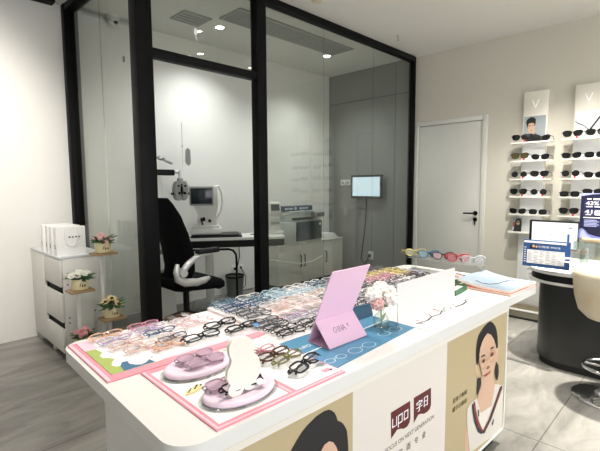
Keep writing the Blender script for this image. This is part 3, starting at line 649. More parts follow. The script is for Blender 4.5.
def flower_pot(loc, label, kind, seed, rz=0):
    R = random.Random(seed)
    t = thing('flower_pot', label, 'flower pot', loc, rz, group='flower pots on the plant stand')
    p = MB().lathe([(.040, 0), (.056, .004), (.060, .02), (.061, .075), (.057, .082), (.052, .078), (.050, .06), (.001, .06)], seg=28, sx=1, sy=.78).build('pot', 'pot', t, 50)
    m = MB(); fr = lambda u, v, w: (u, -math.sqrt(max(0, 1-(u/.061)**2))*.061*.78 - .001 - w, v)
    m.flat([(-.018, .03), (-.013, .03), (-.008, .055), (-.013, .055)], fr, 0); m.flat([(-.004, .026), (.008, .030), (.002, .046), (-.003, .043)], fr, 0); m.flat([(.012, .03), (.024, .028), (.026, .038), (.016, .044)], fr, 0)
    m.build('painted_mark', 'seed', p)
    lf = MB()
    for k in range(46):
        a = R.uniform(0, 2*PI); e = R.uniform(.0, .9); b = R.uniform(.01, .045)
        leaf(lf, (b*math.cos(a), b*.8*math.sin(a), .070 + R.uniform(0, .03)), (math.cos(a), math.sin(a), e), R.uniform(.045, .085), R.uniform(.009, .015))
    lf.build('foliage', 'leaf', t)
    t.scale = (1.0, 1.0, 1.0)
    spots = []
    tries = 0
    nF = {'pink': 11, 'white': 6, 'sun': 4, 'rose': 12}[kind]; rad = {'pink': .023, 'white': .029, 'sun': .038, 'rose': .021}[kind]
    while len(spots) < nF and tries < 900:
        tries += 1
        a = R.uniform(0, 2*PI); q = R.uniform(0, .070); s = Vector((q*math.cos(a), q*math.sin(a)*.8, .128 - q*.5 + R.uniform(-.012, .024)))
        if all((s-o).length > rad*1.15 for o in spots): spots.append(s)
    for s in spots:
        nv = (s.x*9, s.y*9 - .35, .75); fm = MB()
        if kind == 'sun':
            petals(fm, s, rad, 12, 0, .25, 1, nv, .2); N = Vector(nv).normalized(); fm.sphere(s + N*.004, (.015, .015, .010), 12, 8, 1)
            fm.build('blossom', ['pet_yellow', 'seed'], t)
        else:
            petals(fm, s, rad, 6, 0, .35, 3, nv, .5); fm.sphere(s + Vector(nv).normalized()*.008, rad*.42, 10, 8, 0)
            fm.build('blossom', {'pink': 'pet_pink', 'white': 'pet_white', 'rose': 'pet_rose'}[kind], t)
def fl(i): return (1.145+shelf[i][0], SB+shelf[i][1], shelf[i][2])
flower_pot(fl(0), 'cream pot of pink roses on the highest shelf of the stand', 'pink', 3)
flower_pot(fl(1), 'cream pot of white flowers on the middle left shelf of the stand', 'white', 4)
flower_pot(fl(2), 'cream pot of yellow sunflowers on the right shelf of the stand', 'sun', 9)
flower_pot(fl(3), 'pot of rose pink blossoms on the lowest shelf of the stand', 'rose', 12)
# ================================================================== display wall on the right
SHZ = [1.795, 1.600, 1.405, 1.218, 1.027, .830]
def wall_display(yc, lb, second):
    t = thing('eyewear_display', lb, 'display rack', (A0, yc, 0), group='wall eyewear displays')
    MB().box(-.045, -.001, -.118, .118, 0.001, 2.33, .003).build('back_panel', 'panel_white', t)
    MB().box(-.050, -.0455, -.112, .112, .02, 1.79, .001).build('light_panel', 'panel_bright', t)
    m = MB(); fr = lambda u, v, w: (-.0452-w, -u, v)
    m.prism([(-.034, 2.240), (-.029, 2.240), (.0, 2.168), (.0, 2.160), (-.003, 2.160)], 0, .003, fr); m.prism([(.034, 2.240), (.029, 2.240), (0, 2.168), (0, 2.160), (.003, 2.160)], 0, .003, fr)
    m.build('letter_v', 'v_mark', t)
    m = MB(); U0, U1, Z0, Z1 = -.106, .106, 1.792, 2.07
    m.prism(rect(U0, U1, Z0, Z1), 0, .004, fr)
    if not second:
        w = .0045
        m.flat([(-.055, 1.792), (.106, 1.792), (.106, 1.83), (.06, 1.86), (.0, 1.89), (-.06, 1.885), (-.10, 1.84), (-.106, 1.792)], fr, w, 2)
        m.flat([(-.045, 1.90), (.0, 1.875), (.005, 1.93), (-.04, 1.94)], fr, w+.0004, 1)
        m.flat([(-.065, 1.93), (-.05, 1.90), (-.03, 1.888), (-.01, 1.90), (.0, 1.94), (.002, 1.985), (-.02, 2.01), (-.055, 2.0), (-.068, 1.97)], fr, w+.0008, 1)
        m.flat([(-.075, 1.975), (-.085, 2.01), (-.075, 2.04), (-.04, 2.062), (-.005, 2.055), (.012, 2.03), (.01, 1.985), (.002, 1.965), (-.004, 1.995), (-.03, 2.0), (-.058, 1.995), (-.064, 1.96), (-.062, 1.935)], fr, w+.0012, 0+3)
        m.flat([(-.055, 1.967), (-.038, 1.967), (-.038, 1.973), (-.055, 1.975)], fr, w+.0016, 3); m.flat([(-.022, 1.967), (-.008, 1.967), (-.008, 1.974), (-.022, 1.973)], fr, w+.0016, 3)
        m.flat([(-.036, 1.918), (-.018, 1.918), (-.02, 1.923), (-.034, 1.923)], fr, w+.0016, 3)
        m.build('portrait_print', ['photo_bg', 'skin', 'stripe', 'hair'], t)
    else:
        w = .0045
        m.flat([(-.106, 1.97), (-.08, 1.945), (-.03, 1.92), (.02, 1.87), (.03, 1.86), (.025, 1.875), (-.03, 1.93), (-.08, 1.957), (-.106, 1.98)], fr, w, 1)
        m.flat([(.0, 1.86), (.02, 1.86), (.106, 1.99), (.106, 2.02)], fr, w, 1)
        m.flat([(-.06, 2.03), (.06, 2.035), (.06, 2.037), (-.06, 2.032)], fr, w, 1)
        m.build('eyewear_print', ['panel_bright', 'stripe'], t)
    for z in SHZ: 
        MB().prism(rrect(-.165, -.0455, -.203, .203, .02, 3), z-.014, z, lambda u, v, w: (u, v, w)).build('shelf', 'shelf_white', t)
    return t
wall_display(1.457, 'white wall eyewear display nearest the door, topped by a portrait print', 0)
wall_display(.978, 'white wall eyewear display with spectacle print, right of the one nearest the door', 1)

# ------------------------------------------------------------------ spectacles
def lens_outline(kind, cx, s=1.0, n=28):
    out = []
    for k in range(n):
        t = 2*PI*k/n; c, si = math.cos(t), math.sin(t)
        if kind == 'round': e, a, b = 2.1, .0235, .0215
        elif kind == 'rect': e, a, b = 3.4, .0265, .0185
        elif kind == 'cat': e, a, b = 2.6, .0265, .0195
        else: e, a, b = 2.8, .027, .021
        r = (abs(c/a)**e + abs(si/b)**e)**(-1/e)
        x, z = r*c, r*si
        if kind in ('cat', 'way'): x *= 1 + .10*(z/b); z += .10*x if kind == 'cat' else .05*x
        if kind == 'way': x *= 1 + .06*(z/b)
        out.append((cx + x*s, z*s))
    return out
def glasses(name, label, cat, frame, lens, kind='rect', rim=.0022, pose='folded', temple=None, tagm=None, s=1.0, group=None, loc=(0, 0, 0), rz=0, tip=None):
    """one pair; parts: frame_front, two lenses, two temples"""
    cx = .0335*s
    outl = lens_outline(kind, cx, s)
    fm = MB()
    for sg in (1, -1): fm.tube([(sg*x, .0, z) for x, z in outl], rim, 6, cyc=True, flat=(1.0, 1.0))
    fm.tube([(-.011*s, 0, .006*s), (-.006*s, -.001, .0095*s), (0, -.0015, .0105*s), (.006*s, -.001, .0095*s), (.011*s, 0, .006*s)], rim*1.1, 6)
    for sg in (1, -1):
        fm.tube([(sg*.0585*s, 0, .009*s), (sg*.066*s, .001, .0095*s), (sg*.068*s, .007, .0095*s)], rim*1.2, 6)
        fm.tube([(sg*.011*s, .0005, -.002*s), (sg*.0085*s, .005, -.006*s), (sg*.0095*s, .0055, -.011*s)], [.001, .002, .0016], 5)
    lm = []
    for sg in (1, -1):
        l = MB(); l.loft([[(sg*(cx + (x-cx)*.97), y, z*.97) for x, z in outl] for y in (-.0006, .0006)]); lm.append(l)
    tm = []
    L = .125*s; hx = .068*s; hz = .0095*s
    for sg in (1, -1):
        t = MB()
        if pose == 'folded':
            yo = .0075 if sg > 0 else .0125
            t.tube([(sg*hx, .004, hz), (sg*(hx-.004), yo, hz), (sg*(hx-.09*s), yo+.001, hz-.001), (sg*(hx-.112*s), yo+.0012, hz-.009), (sg*(hx-.126*s), yo+.0012, hz-.020)], [rim*.9, rim*.95, rim*.9, rim*1.05, rim*.9], 6, flat=(.8, 1.25))
        else:
            e = .66 if pose == 'open' else 1.0
            t.tube([(sg*hx, .004, hz), (sg*hx, .05*s*e, hz), (sg*(hx-.002), .092*s*e, hz-.001), (sg*(hx-.004), .112*s*e, hz-.012), (sg*(hx-.007), .132*s*e, hz-.030)], [rim*.95, rim*1.0, rim, rim*1.1, rim*.9], 6, flat=(.8, 1.35))
        tm.append(t)
    tg = None
    if tagm:
        tg = MB(); tx = (.030, .054, -.032, -.010) if tagm != 'red_tag' else (.022, .036, -.036, -.020); tg.box(tx[0]*s, tx[1]*s, -.0035, -.0025, tx[2]*s, tx[3]*s, .0003)
    allm = [fm]+lm+tm+([tg] if tg else [])
    if pose == 'folded':      # lying on its temples, lenses turned up
        Rm = Matrix.Rotation(math.radians(-79), 4, 'X')
    elif pose == 'leaning':
        Rm = Matrix.Rotation(math.radians(-38), 4, 'X')
    else:
        Rm = Matrix.Rotation(math.radians(-4), 4, 'X')
    for b in allm: b.xf(Rm)
    zmin = min(v.co.z for b in allm for v in b.bm.verts)
    for b in allm: b.xf(Matrix.Translation((0, 0, -zmin + .0006)))
    r = thing(name, label, cat, loc, rz, group)
    fm.build('frame_front', frame, r, 60)
    for l in lm: l.build('lens', lens, r)
    for t in tm: t.build('temple', temple or frame, r, 60)
    if tg: tg.build('price_tag', tagm, r)
    return r
# sunglasses on the wall displays: face the shop (-x)
sg_proto = {
 'way': glasses('sunglasses', 'x', 'sunglasses', 'black_gloss', 'sun_lens', 'way', .0030, 'open', s=1.38, tagm='red_tag'),
 'cat': glasses('sunglasses', 'x', 'sunglasses', 'black_gloss', 'sun_lens', 'cat', .0028, 'open', s=1.38),
 'rect': glasses('sunglasses', 'x', 'sunglasses', 'black_gloss', 'sun_lens', 'rect', .0030, 'open', s=1.38),
 'brown': glasses('sunglasses', 'x', 'sunglasses', 'black_gloss', 'brown_lens', 'way', .0032, 'open', s=1.38, tagm='red_tag'),
 'round': glasses('sunglasses', 'x', 'sunglasses', 'black_gloss', 'sun_lens', 'round', .0026, 'open', s=1.32, tagm='red_tag')}
used = set()
def put(proto, loc, rz, label, group, key):
    if key not in used:
        used.add(key); proto.location = loc; proto.rotation_euler = (0, 0, rz); proto['label'] = label; proto['group'] = group; return proto
    return dup(proto, loc, rz, label, group)
SN = ['top', 'second', 'third', 'fourth', 'fifth']
pat = [[('way', 'cat'), ('brown', 'cat'), ('round', 'way'), ('way', 'round'), ('cat', 'rect')], [('way', 'way'), ('cat', 'rect'), ('round', 'cat'), ('rect', 'way'), ('way', 'rect')]]
for di, (yc, dn) in enumerate(((1.457, 'display by the door'), (.978, 'display farther from the door'))):
    for si in range(5):
        for pi in range(2):
            k = pat[di][si][pi]; y = yc + (.100 if pi == 0 else -.098)
            look = 'black sunglasses with olive lenses' if k == 'brown' else {'way': 'thick black sunglasses', 'cat': 'upswept black sunglasses', 'rect': 'narrow black sunglasses', 'round': 'round black sunglasses'}[k]
            put(sg_proto[k], (A0-.155, y, SHZ[si]), -PI/2 + random.uniform(-.03, .04), '%s, %s on the %s shelf of the %s' % (look, 'left' if pi == 0 else 'right', SN[si], dn), 'sunglasses on the wall displays', k)
for (yc, dn, o) in ((1.457, 'beside the door', .115), (.978, 'on the right', .10)):
    t = thing('photo_card', 'dark portrait card leaning on the lowest shelf of the display %s' % dn, 'photo card', (A0-.09, yc+o, SHZ[5] if o > .11 else SHZ[5]+.0), 0, 'photo cards on the wall displays')
    fr = lambda u, v, w: (-.02-w + v*.12, -u, v)
    m = MB(); m.prism(rect(-.045, .045, 0, .15), -.003, 0, fr); m.build('card', 'photo_bg', t)
    m = MB(); m.flat([(-.035, .0), (.045, .0), (.045, .10), (.03, .14), (.0, .145), (-.02, .125), (-.025, .08)], fr, .0006, 0); m.flat(circ(.008, .095, .018, 16, .024), fr, .0012, 1); m.flat(rect(-.010, .028, .098, .108), fr, .0018, 0); m.flat(rect(-.042, -.028, .05, .10), fr, .0008, 2)
    m.build('portrait_print', ['hair', 'skin', 'stripe_red'], t)
# ================================================================== reception counter
rc = thing('reception_counter', 'dark grey rounded reception counter with white top right of the display counter', 'counter', (3.80, .1, 0))
I3 = lambda u, v, w: (u, v, w)
def rcp(e, r): return rrect(-.345-min(e, .035), .32+e, -1.3, .86+e*1.3, r, 10)
MB().prism(rcp(-.015, .20), .001, .05, I3).build('kickboard', 'rubber', rc)
MB().prism(rcp(0, .22), .05, .625, I3).build('body', 'counter_black', rc)
MB().prism(rcp(.065, .28), .625, .645, I3).build('lower_rim', 'white_gloss', rc)
MB().prism(rcp(.045, .26), .645, .695, I3).build('dark_band', 'black_plastic', rc)
MB().prism(rcp(.065, .28), .695, .72, I3).build('worktop', 'counter_white', rc)
# glass case standing on the counter
gc = thing('glass_case', 'low glass display case with wooden-toned top board on the reception counter', 'display case', (3.60, .0, .72))
g_ = MB()
for b in ((-.20, -.192, -.9, .70, 0, .225), (-.20, .20, .692, .70, 0, .225), (.192, .20, -.9, .692, 0, .225), (-.20, .20, -.9, .70, .225, .235)): g_.box(*b)
g_.build('panes', 'glass_case', gc)
MB().box(-.19, .19, -.88, .68, .001, .012).build('lining', 'white_matte', gc)
bb = thing('beige_board', 'flat beige board on the glass case under the indigo sign', 'board', (3.60, .0, .956))
MB().box(-.17, .19, -.7, .655, 0, .022, .003).build('board', 'beige_board', bb)
cl = thing('eyewear_heap', 'x', 'eyewear', (0, 0, 0))
bpy.data.objects.remove(cl)
for i, (x, y, z, rz) in enumerate(((3.47, .60, .733, -1.2), (3.50, .53, .733, -1.7), (3.56, .60, .733, -1.35), (3.60, .52, .733, -1.0), (3.47, .44, .733, -1.5), (3.56, .43, .733, -1.25))):
    lab = ['dark metal spectacles nearest the corner of the glass case', 'dark metal spectacles in the glass case, second from the corner at the front', 'dark metal spectacles behind the corner pair in the glass case', 'dark metal spectacles at the rear of the glass case above the stool', 'dark metal spectacles at the front of the glass case above the stool', 'dark metal spectacles farthest right in the visible glass case'][i]
    if i == 0: gcg = glasses('spectacles', lab, 'eyeglasses', 'steel', 'lens', 'round', .0022, 'folded', 'black_plastic', loc=(x, y, z), rz=rz, group='spectacles in the glass case')
    else: dup(gcg, (x, y, z), rz, lab, 'spectacles in the glass case')
# blue price board in front
yb0, yb1 = .715, 1.012
pbm = thing('price_board', 'blue and white printed board standing on the reception counter edge', 'sign', (3.385, (yb0+yb1)/2, .722), 0)
fr = lambda u, v, w: (-w + v*.06, -u, v)
HW = .150; HH = .222
MB().prism(rect(-HW, HW, .028, HH), -.008, 0, fr).build('board', 'board_blue', pbm)
m = MB()
m.flat(rect(-.123, .118, .052, .150), fr, .0008, 0)
m.flat(rect(-.146, .126, .200, .215), fr, .0008, 0)
put_text(m, '价格表 PRICE', fr, .0008, 0, .02, .176, width=.14, height=.017)
m.flat([(-.11, .160), (-.05, .160), (-.05, .172), (-.065, .188), (-.085, .192), (-.105, .180)], fr, .0008, 2)
m.flat(circ(-.082, .178, .010, 14), fr, .0013, 3); m.flat(circ(-.062, .174, .008, 14), fr, .0013, 3)
for r_ in range(8):
    for c_ in range(6):
        u = -.117 + c_*.039; v = .058 + r_*.0118
        if (r_*5+c_*3) % 7: m.flat(rect(u, u+.022+.008*((r_+c_) % 2), v, v+.0036), fr, .0013, 1)
for k in range(7): m.flat(rect(-.143, -.130, .06+k*.017, .066+k*.017), fr, .0008, 0)
m.build('print', ['txt_white', 'grey_line', 'hair', 'skin'], pbm)
MB().box(.005, .05, -.12, .12, -.001, .006, .001).prism(rect(-.006, .006, .004, .06), -.02, -.008, fr).build('easel_foot', 'acrylic', pbm)
MB().tube([(-.0+.006, -.155, .085), (-.008, -.150, .085), (-.012, -.145, .087), (-.013, -.095, .092), (-.012, -.088, .100), (-.010, -.095, .110), (-.004, -.150, .112), (.006, -.155, .112)], .006, 8).build('clip', 'white_gloss', pbm)
# monitor behind the board
mo = thing('desk_monitor', 'black-framed monitor showing a white document behind the price board', 'monitor', (3.72, .895, .72), 0)
MB().box(-.02, .18, -.06, .10, .0, .012, .004).build('stand_base', 'black_plastic', mo); MB().box(.01, .035, -.03, .05, .012, .16, .004).build('stand_neck', 'black_plastic', mo)
MB().box(-.03, .008, -.165, .170, .13, .348, .005).build('bezel', 'black_plastic', mo)
fr = lambda u, v, w: (-.0302-w, -u, v)
s_ = MB(); s_.prism(rect(-.150, .160, .14, .335), 0, .0008, fr); s_ = s_.build('screen', 'mon_screen', mo)
m = MB()
for k, u in enumerate((-.06, -.02, .02, .055)):
    m.flat(rect(u, u+.018, .235, .245), fr, .0012, 0); m.flat(rect(u+.006, u+.011, .16, .22), fr, .0012, 0)
m.flat(rect(.10, .125, .295, .302), fr, .0012, 1); m.flat(rect(.095, .11, .17, .25), fr, .0012, 1)
m.build('document_text', ['grey_line', 'board_blue'], s_)
for i, (y, w_, mt, lb) in enumerate(((.727, .008, 'black_plastic', 'thin black upright folder beside the monitor'), (.712, .007, 'device_grey', 'thin grey upright folder beside the indigo sign'))):
    o = tag(MB().box(-.06, .06, -w_, w_, 0, .13, .002).build('upright_folder', mt), lb, 'folder'); o.location = (3.86, y-.005*i, .72)
# indigo sign
ps = thing('indigo_sign', 'tall indigo information sign reading 43% on the glass case', 'sign', (3.44, .43, .979), 0)
fr = lambda u, v, w: (-w + v*.10, -u, v)
MB().prism([(-.25, 0), (.25, 0), (.25, .27), (.20, .285), (.10, .302), (-.10, .304), (-.25, .306)], -.006, 0, fr).build('panel', 'purple', ps)
MB().prism(rect(-.15, .15, 0, .03), -.06, -.006, fr).build('foot', 'acrylic', ps)
m = MB()
m.flat([(-.25, .306), (-.10, .304), (-.19, .297), (-.25, .285)], fr, .0006, 4)
m.flat(rect(-.215, -.19, .262, .270), fr, .0006, 2); m.flat(rect(-.18, .2, .260, .271), fr, .0006, 2)
m.flat(rect(-.23, .2, .205, .255), fr, .0006, 1); m.flat(rect(-.23, .2, .152, .198), fr, .0006, 1)
put_text(m, '43%', fr, .0014, 2, -.183, .237, width=.075, height=.026, bold=.0014)
m.flat(rect(-.218, -.18, .211, .216), fr, .0014, 2); m.flat(rect(-.17, -.12, .211, .216), fr, .0014, 2)
put_text(m, '41', fr, .0014, 2, -.202, .180, width=.042, height=.026, bold=.0014)
put_text(m, '组', fr, .0014, 2, -.152, .177, height=.032, bold=.0014); m.flat(rect(-.218, -.185, .157, .162), fr, .0014, 2); m.flat(rect(-.165, .1, .157, .163), fr, .0014, 2)
m.flat(rect(-.23, .2, .137, .143), fr, .0006, 2)
m.flat(rect(-.23, -.13, .075, .127), fr, .0006, 1); m.flat(rect(-.115, .0, .075, .127), fr, .0006, 1)
for k in range(5): m.flat(rect(-.222, -.15+.012*(k % 2), .080+k*.010, .0855+k*.010), fr, .0014, 4); m.flat(rect(-.108, -.02, .080+k*.010, .0855+k*.010), fr, .0014, 4)
m.flat([(-.25, 0), (-.25, .055), (-.235, .068), (-.215, .055), (-.195, .03), (-.15, .016), (-.08, .004), (.0, 0)], fr, .0014, 3); m.flat([(-.245, .0), (-.235, .05), (-.225, .058), (-.21, .03), (-.17, .0)], fr, .002, 4)
m.flat(rect(-.12, -.04, .04, .06), fr, .0014, 2)
m.build('print', ['purple', 'purple2', 'txt_white', 'violet', 'violet2'], ps)
# ---- cream stool
bs = thing('bar_stool', 'cream upholstered bucket stool on a round chrome base before the reception counter', 'stool', (3.195, .425, 0), 0)
rg = []
for z, rr, back in ((.50, .07, 0), (.515, .14, 0), (.56, .185, 0), (.64, .208, 0), (.72, .218, 0), (.78, .222, 0), (.81, .220, 0), (.825, .206, 0), (.81, .188, 0), (.74, .180, 0), (.67, .172, 0), (.65, .12, 0), (.65, .02, 0)):
    ring = []
    for k in range(36):
        t = 2*PI*k/36
        low = max(0, math.cos(t - math.radians(-35)))**2     # the front opening
        zz = z - (max(0, z-.66))*.55*low
        ring.append((rr*math.cos(t), rr*math.sin(t), zz))
    rg.append(ring)
MB().loft(rg).build('bucket_seat', 'leather', bs, 70)
MB().lathe([(.155, .653), (.166, .672), (.155, .695), (.10, .702), (.01, .702)], seg=32).build('cushion', 'leather', bs, 60)
MB().cyl((0, 0, .03), (0, 0, .50), .028).cyl((0, 0, .20), (0, 0, .499), .036).build('column', 'chrome', bs)
MB().tube([(.14*math.cos(t), .14*math.sin(t), .20) for t in [2*PI*k/32 for k in range(32)]], .012, 10, cyc=True).cyl((-.14, 0, .20), (.14, 0, .20), .009).cyl((0, -.14, .20), (0, .14, .20), .009).build('footrest_ring', 'chrome', bs)
MB().lathe([(.195, .001), (.197, .008), (.18, .018), (.10, .035), (.05, .06), (.034, .09)], seg=40).build('base', 'chrome', bs, 50)
# ================================================================== the display counter
CX, CQ = 1.53, 1.26
dct = thing('display_counter', 'large white display counter with printed poster front, covered in spectacles', 'counter', T(CX, CQ, 0), -TH)
def loc(x, q): return (x-CX, q-CQ)
def lp(u, v, w): return (u-CX, v-CQ, w)
MB().prism(rrect(.398, 2.662, .815, 1.70, .075, 8), .732, TZ, lp).build('tabletop', 'white_lam', dct)
MB().prism(rrect(.404, 2.654, .821, 1.694, .072, 8), .727, .732, lp).build('shadow_gap', 'gold', dct)
b = MB(); b.box(.412-CX, 2.236-CX, .822-CQ, 1.302-CQ, .706, .727)
b.build('trim_strip', 'cream_lam', dct)
MB().box(.414-CX, 2.232-CX, .832-CQ, 1.300-CQ, .08, .706).build('body', 'white_lam', dct)
MB().box(.45-CX, 2.19-CX, .86-CQ, 1.26-CQ, .001, .08).build('plinth', 'dark_recess', dct)
MB().box(2.226-CX, 2.238-CX, .824-CQ, 1.302-CQ, .074, .706).build('edge_trim', 'white_gloss', dct)
MB().box(.414-CX, 2.226-CX, .824-CQ, .832-CQ, .070, .080).build('bottom_trim', 'white_gloss', dct)
QF = .832
fr = lambda u, v, w: (u-CX, QF-CQ-w, v)
def clip(poly, x1=2.224, z0=.081, x0=.414, z1=.705):
    def cut(P, f, g):
        out = []
        for i in range(len(P)):
            a, b = P[i-1], P[i]
            fa, fb = f(a), f(b)
            if (fa >= 0) != (fb >= 0):
                t = fa/(fa-fb); out.append((a[0]+(b[0]-a[0])*t, a[1]+(b[1]-a[1])*t))
            if fb >= 0: out.append(b)
        return out
    for f in (lambda p: x1-p[0], lambda p: p[1]-z0, lambda p: p[0]-x0, lambda p: z1-p[1]): poly = cut(poly, f, None)
    return poly
def art(mb, key, w, m, **k):
    P = clip(ART[key] if isinstance(key, str) else key, **k)
    if len(P) > 2: mb.flat(P, fr, w, m)
PW = .003
# right poster
pr_ = MB(); pr_.prism(rect(1.612, 2.226, .08, .706), 0, PW, fr); pr_ = pr_.build('poster', 'tan', dct)
pr_['label'] = 'tan poster of a bespectacled girl in a V-neck vest'
m = MB(); k = .0006; w = PW + k
mats = ['hair', 'skin', 'shirt', 'tank', 'stripe', 'stripe_red', 'lip', 'skin_dark', 'gold', 'txt_olive', 'poster_white']
def A_(key, lv, mi): art(m, key, PW + k*lv, mi)
A_('hair', 1, 0); A_('armL', 1, 1); A_('armR', 2, 1); A_('shirt', 3, 2); A_('neck', 4, 1); A_('braid_left', 6, 0); A_('braid_right', 6, 0)
A_('tank', 5, 3); A_('st1', 6, 4); A_('st2', 7, 5); A_('st1R', 6, 4); A_('st2R', 7, 5); A_('logo', 6, 4); A_('knot', 6, 4)
A_('ear', 2, 1); A_('earR', 2, 1); A_('face', 7, 1)
A_('browL', 8, 0); A_('browR', 8, 0); A_('eyeL', 8, 7); A_('eyeR', 8, 7); A_('mouth', 8, 6); A_('nose', 8, 7)
def cen(key): P = ART[key]; return sum(p[0] for p in P)/len(P), sum(p[1] for p in P)/len(P)
for key in ('eyeL', 'eyeR'):
    cx, cz = cen(key); cz -= .008
    m.flat(circ(cx, cz+.008, .0085, 14), fr, PW+k*9, 0); m.flat(circ(cx+.002, cz+.011, .0018, 8), fr, PW+k*10, 10)
    o_ = circ(cx, cz, .034, 28, .030); i_ = circ(cx, cz, .0318, 28, .0278)
    for a in range(28):
        b2 = (a+1) % 28; m.flat([o_[a], o_[b2], i_[b2], i_[a]], fr, PW+k*11, 8)
(cx1, cz1), (cx2, cz2) = cen('eyeL'), cen('eyeR')
m.flat([(cx1+.033, cz1-.006), (cx2-.033, cz2-.006), (cx2-.033, cz2-.009), (cx1+.033, cz1-.009)], fr, PW+k*11, 8)
put_text(m, '爱孩子眼睛', fr, PW+k, 9, 1.738, .424, width=.134, height=.023, bold=.0007)
put_text(m, '戴字日眼镜', fr, PW+k, 9, 1.738, .384, width=.134, height=.023, bold=.0007)
m.build('print', mats, pr_)
# centre panel
pc = MB(); pc.prism(rect(1.006, 1.612, .08, .706), 0, PW, fr); pc = pc.build('logo_panel', 'poster_white', dct)
pc['label'] = 'pale panel with two maroon logo tags'
m = MB(); art(m, 'tagL', PW+k, 0)
def stroke(u0, u1, v0, v1): m.flat(rect(u0, u1, v0, v1), fr, PW+2*k, 1)
# LIPO in squared letters
zb, zt, t_ = .489, .524, .0052
stroke(1.2225, 1.2225+t_, zb, zt); stroke(1.2225+t_, 1.243, zb, zb+t_)
stroke(1.2475, 1.2475+t_, zb, zt)
stroke(1.2585, 1.2585+t_, zb-.012, zt); stroke(1.2585+t_, 1.288, zt-t_, zt); stroke(1.2828, 1.288, zb, zt-t_); stroke(1.2585+t_, 1.2828, zb, zb+t_)
stroke(1.296, 1.296+t_, zb, zt); stroke(1.320, 1.320+t_, zb, zt); stroke(1.296+t_, 1.320, zb, zb+t_); stroke(1.296+t_, 1.320, zt-t_, zt)
m.build('logo_tag', ['maroon', 'txt_white'], pc)
m = MB(); art(m, 'tagR', PW+k, 0)
put_text(m, '字', fr, PW+2*k, 1, 1.402, .508, width=.040, height=.044, bold=.0016)
put_text(m, '日', fr, PW+2*k, 1, 1.449, .508, width=.026, height=.040, bold=.0016)
m.build('logo_tag', ['maroon', 'txt_white'], pc)
m = MB(); put_text(m, 'FOCUS ON NEXT GENERATION', fr, PW+k, 2, 1.350, .421, width=.330, height=.017); m.build('slogan', ['maroon', 'txt_white', 'txt_brown'], pc); m = MB()
for i, ch_ in enumerate('学而专业'): put_text(m, ch_, fr, PW+k, 2, 1.278 + i*.054, .374, width=.026, height=.026, bold=.0005)
m.build('lettering', ['maroon', 'txt_white', 'txt_brown'], pc)
# left poster
pl_ = MB(); pl_.prism(rect(.414, 1.006, .08, .706), 0, PW, fr); pl_ = pl_.build('poster', 'tan', dct)
pl_['label'] = 'tan poster of a dark-haired person, head at the top edge'
m = MB()
art(m, 'Lhair', PW+k, 0, x1=1.004)
art(m, [(.50, .081), (.52, .20), (.62, .26), (.75, .27), (.90, .27), (.985, .22), (1.0, .081)], PW+2*k, 2, x1=1.004)
art(m, 'Lface', PW+3*k, 1, x1=1.004)
m.build('print', ['hair', 'skin', 'shirt'], pl_)

# ------------------------------------------------------------------ mats and sheets on the counter
def slab(name, label, cat, pts, z0, z1, m, extra=None, group=None):
    o = thing(name, label, cat, T(CX, CQ, 0), -TH, group)
    MB().prism(pts, z0, z1, lp).build('sheet', m, o)
    return o
def surf(mb, poly, z, m=0): mb.flat(poly, lambda u, v, w: (u-CX, v-CQ, w), z, m)
z0 = TZ + .0005
bm_ = slab('pink_mat', 'large pink display mat at the left end of the counter', 'mat', rect(.412, 1.0, 1.262, 1.662), z0, z0+.004, 'pink_mat')
m = MB()
for a in (rect(.415, .424, 1.266, 1.655),): surf(m, a, z0+.0043)
m.build('trim_line', 'pink_pale', bm_)
ZS = z0+.0045
ps_ = thing('printed_sheet', 'white and pink printed sheet with green and blue scalloped edge on the pink mat', 'printed sheet', T(CX, CQ, 0), -TH)
MB().prism(rect(.438, .995, 1.30, 1.66), ZS, ZS+.0015, lp).build('sheet', 'sheet', ps_)
m = MB(); zz = ZS+.0018
surf(m, rect(.438, .48, 1.55, 1.66), zz, 2)
surf(m, [(.438, 1.30), (.50, 1.30), (.50, 1.32), (.485, 1.345), (.47, 1.35), (.462, 1.37), (.475, 1.40), (.488, 1.41), (.478, 1.44), (.462, 1.45), (.462, 1.48), (.478, 1.50), (.470, 1.55), (.438, 1.55)], zz, 0)
surf(m, [(.475, 1.301), (.575, 1.301), (.570, 1.335), (.553, 1.318), (.535, 1.312), (.520, 1.322), (.508, 1.345), (.512, 1.368), (.495, 1.372), (.480, 1.345)], zz+.0004, 1)
surf(m, rect(.60, .99, 1.302, 1.318), zz, 2)
R_ = random.Random(5)
for i in range(26): surf(m, circ(R_.uniform(.58, .97), R_.uniform(1.33, 1.64), R_.uniform(.004, .013), 9), zz + .0002*(1+i % 3), [2, 4, 3][i % 3])
m.build('print', ['green_print', 'blue_print', 'pink_pale', 'pale_print', 'pink_mat'], ps_)
fm_ = thing('pink_mat', 'pink framed mat with two white sheets at the near corner of the counter', 'mat', T(CX, CQ, 0), -TH)
MB().prism(rect(.508, .968, .828, 1.258), z0, z0+.004, lp).build('mat', 'pink_mat', fm_)
m = MB(); surf(m, rect(.512, .518, .832, 1.254), z0+.0043); surf(m, rect(.518, .964, .8315, .8365), z0+.0043); surf(m, rect(.757, .763, .845, 1.25), z0+.0043); m.build('trim_line', 'pink_pale', fm_)
t = tag(MB().prism(rect(.526, .748, .846, 1.225), ZS, ZS+.001, lp).build('white_sheet', 'white_matte'), 'white sheet in the pink frame under the oval lilac pads', 'sheet'); t.location = T(CX, CQ, 0); t.rotation_euler = (0, 0, -TH)
s2 = thing('printed_sheet', 'white sheet with small floral print in the pink frame beside the white figure', 'printed sheet', T(CX, CQ, 0), -TH)
MB().prism(rect(.775, .962, .842, 1.24), ZS, ZS+.001, lp).build('sheet', 'white_matte', s2)
m = MB()
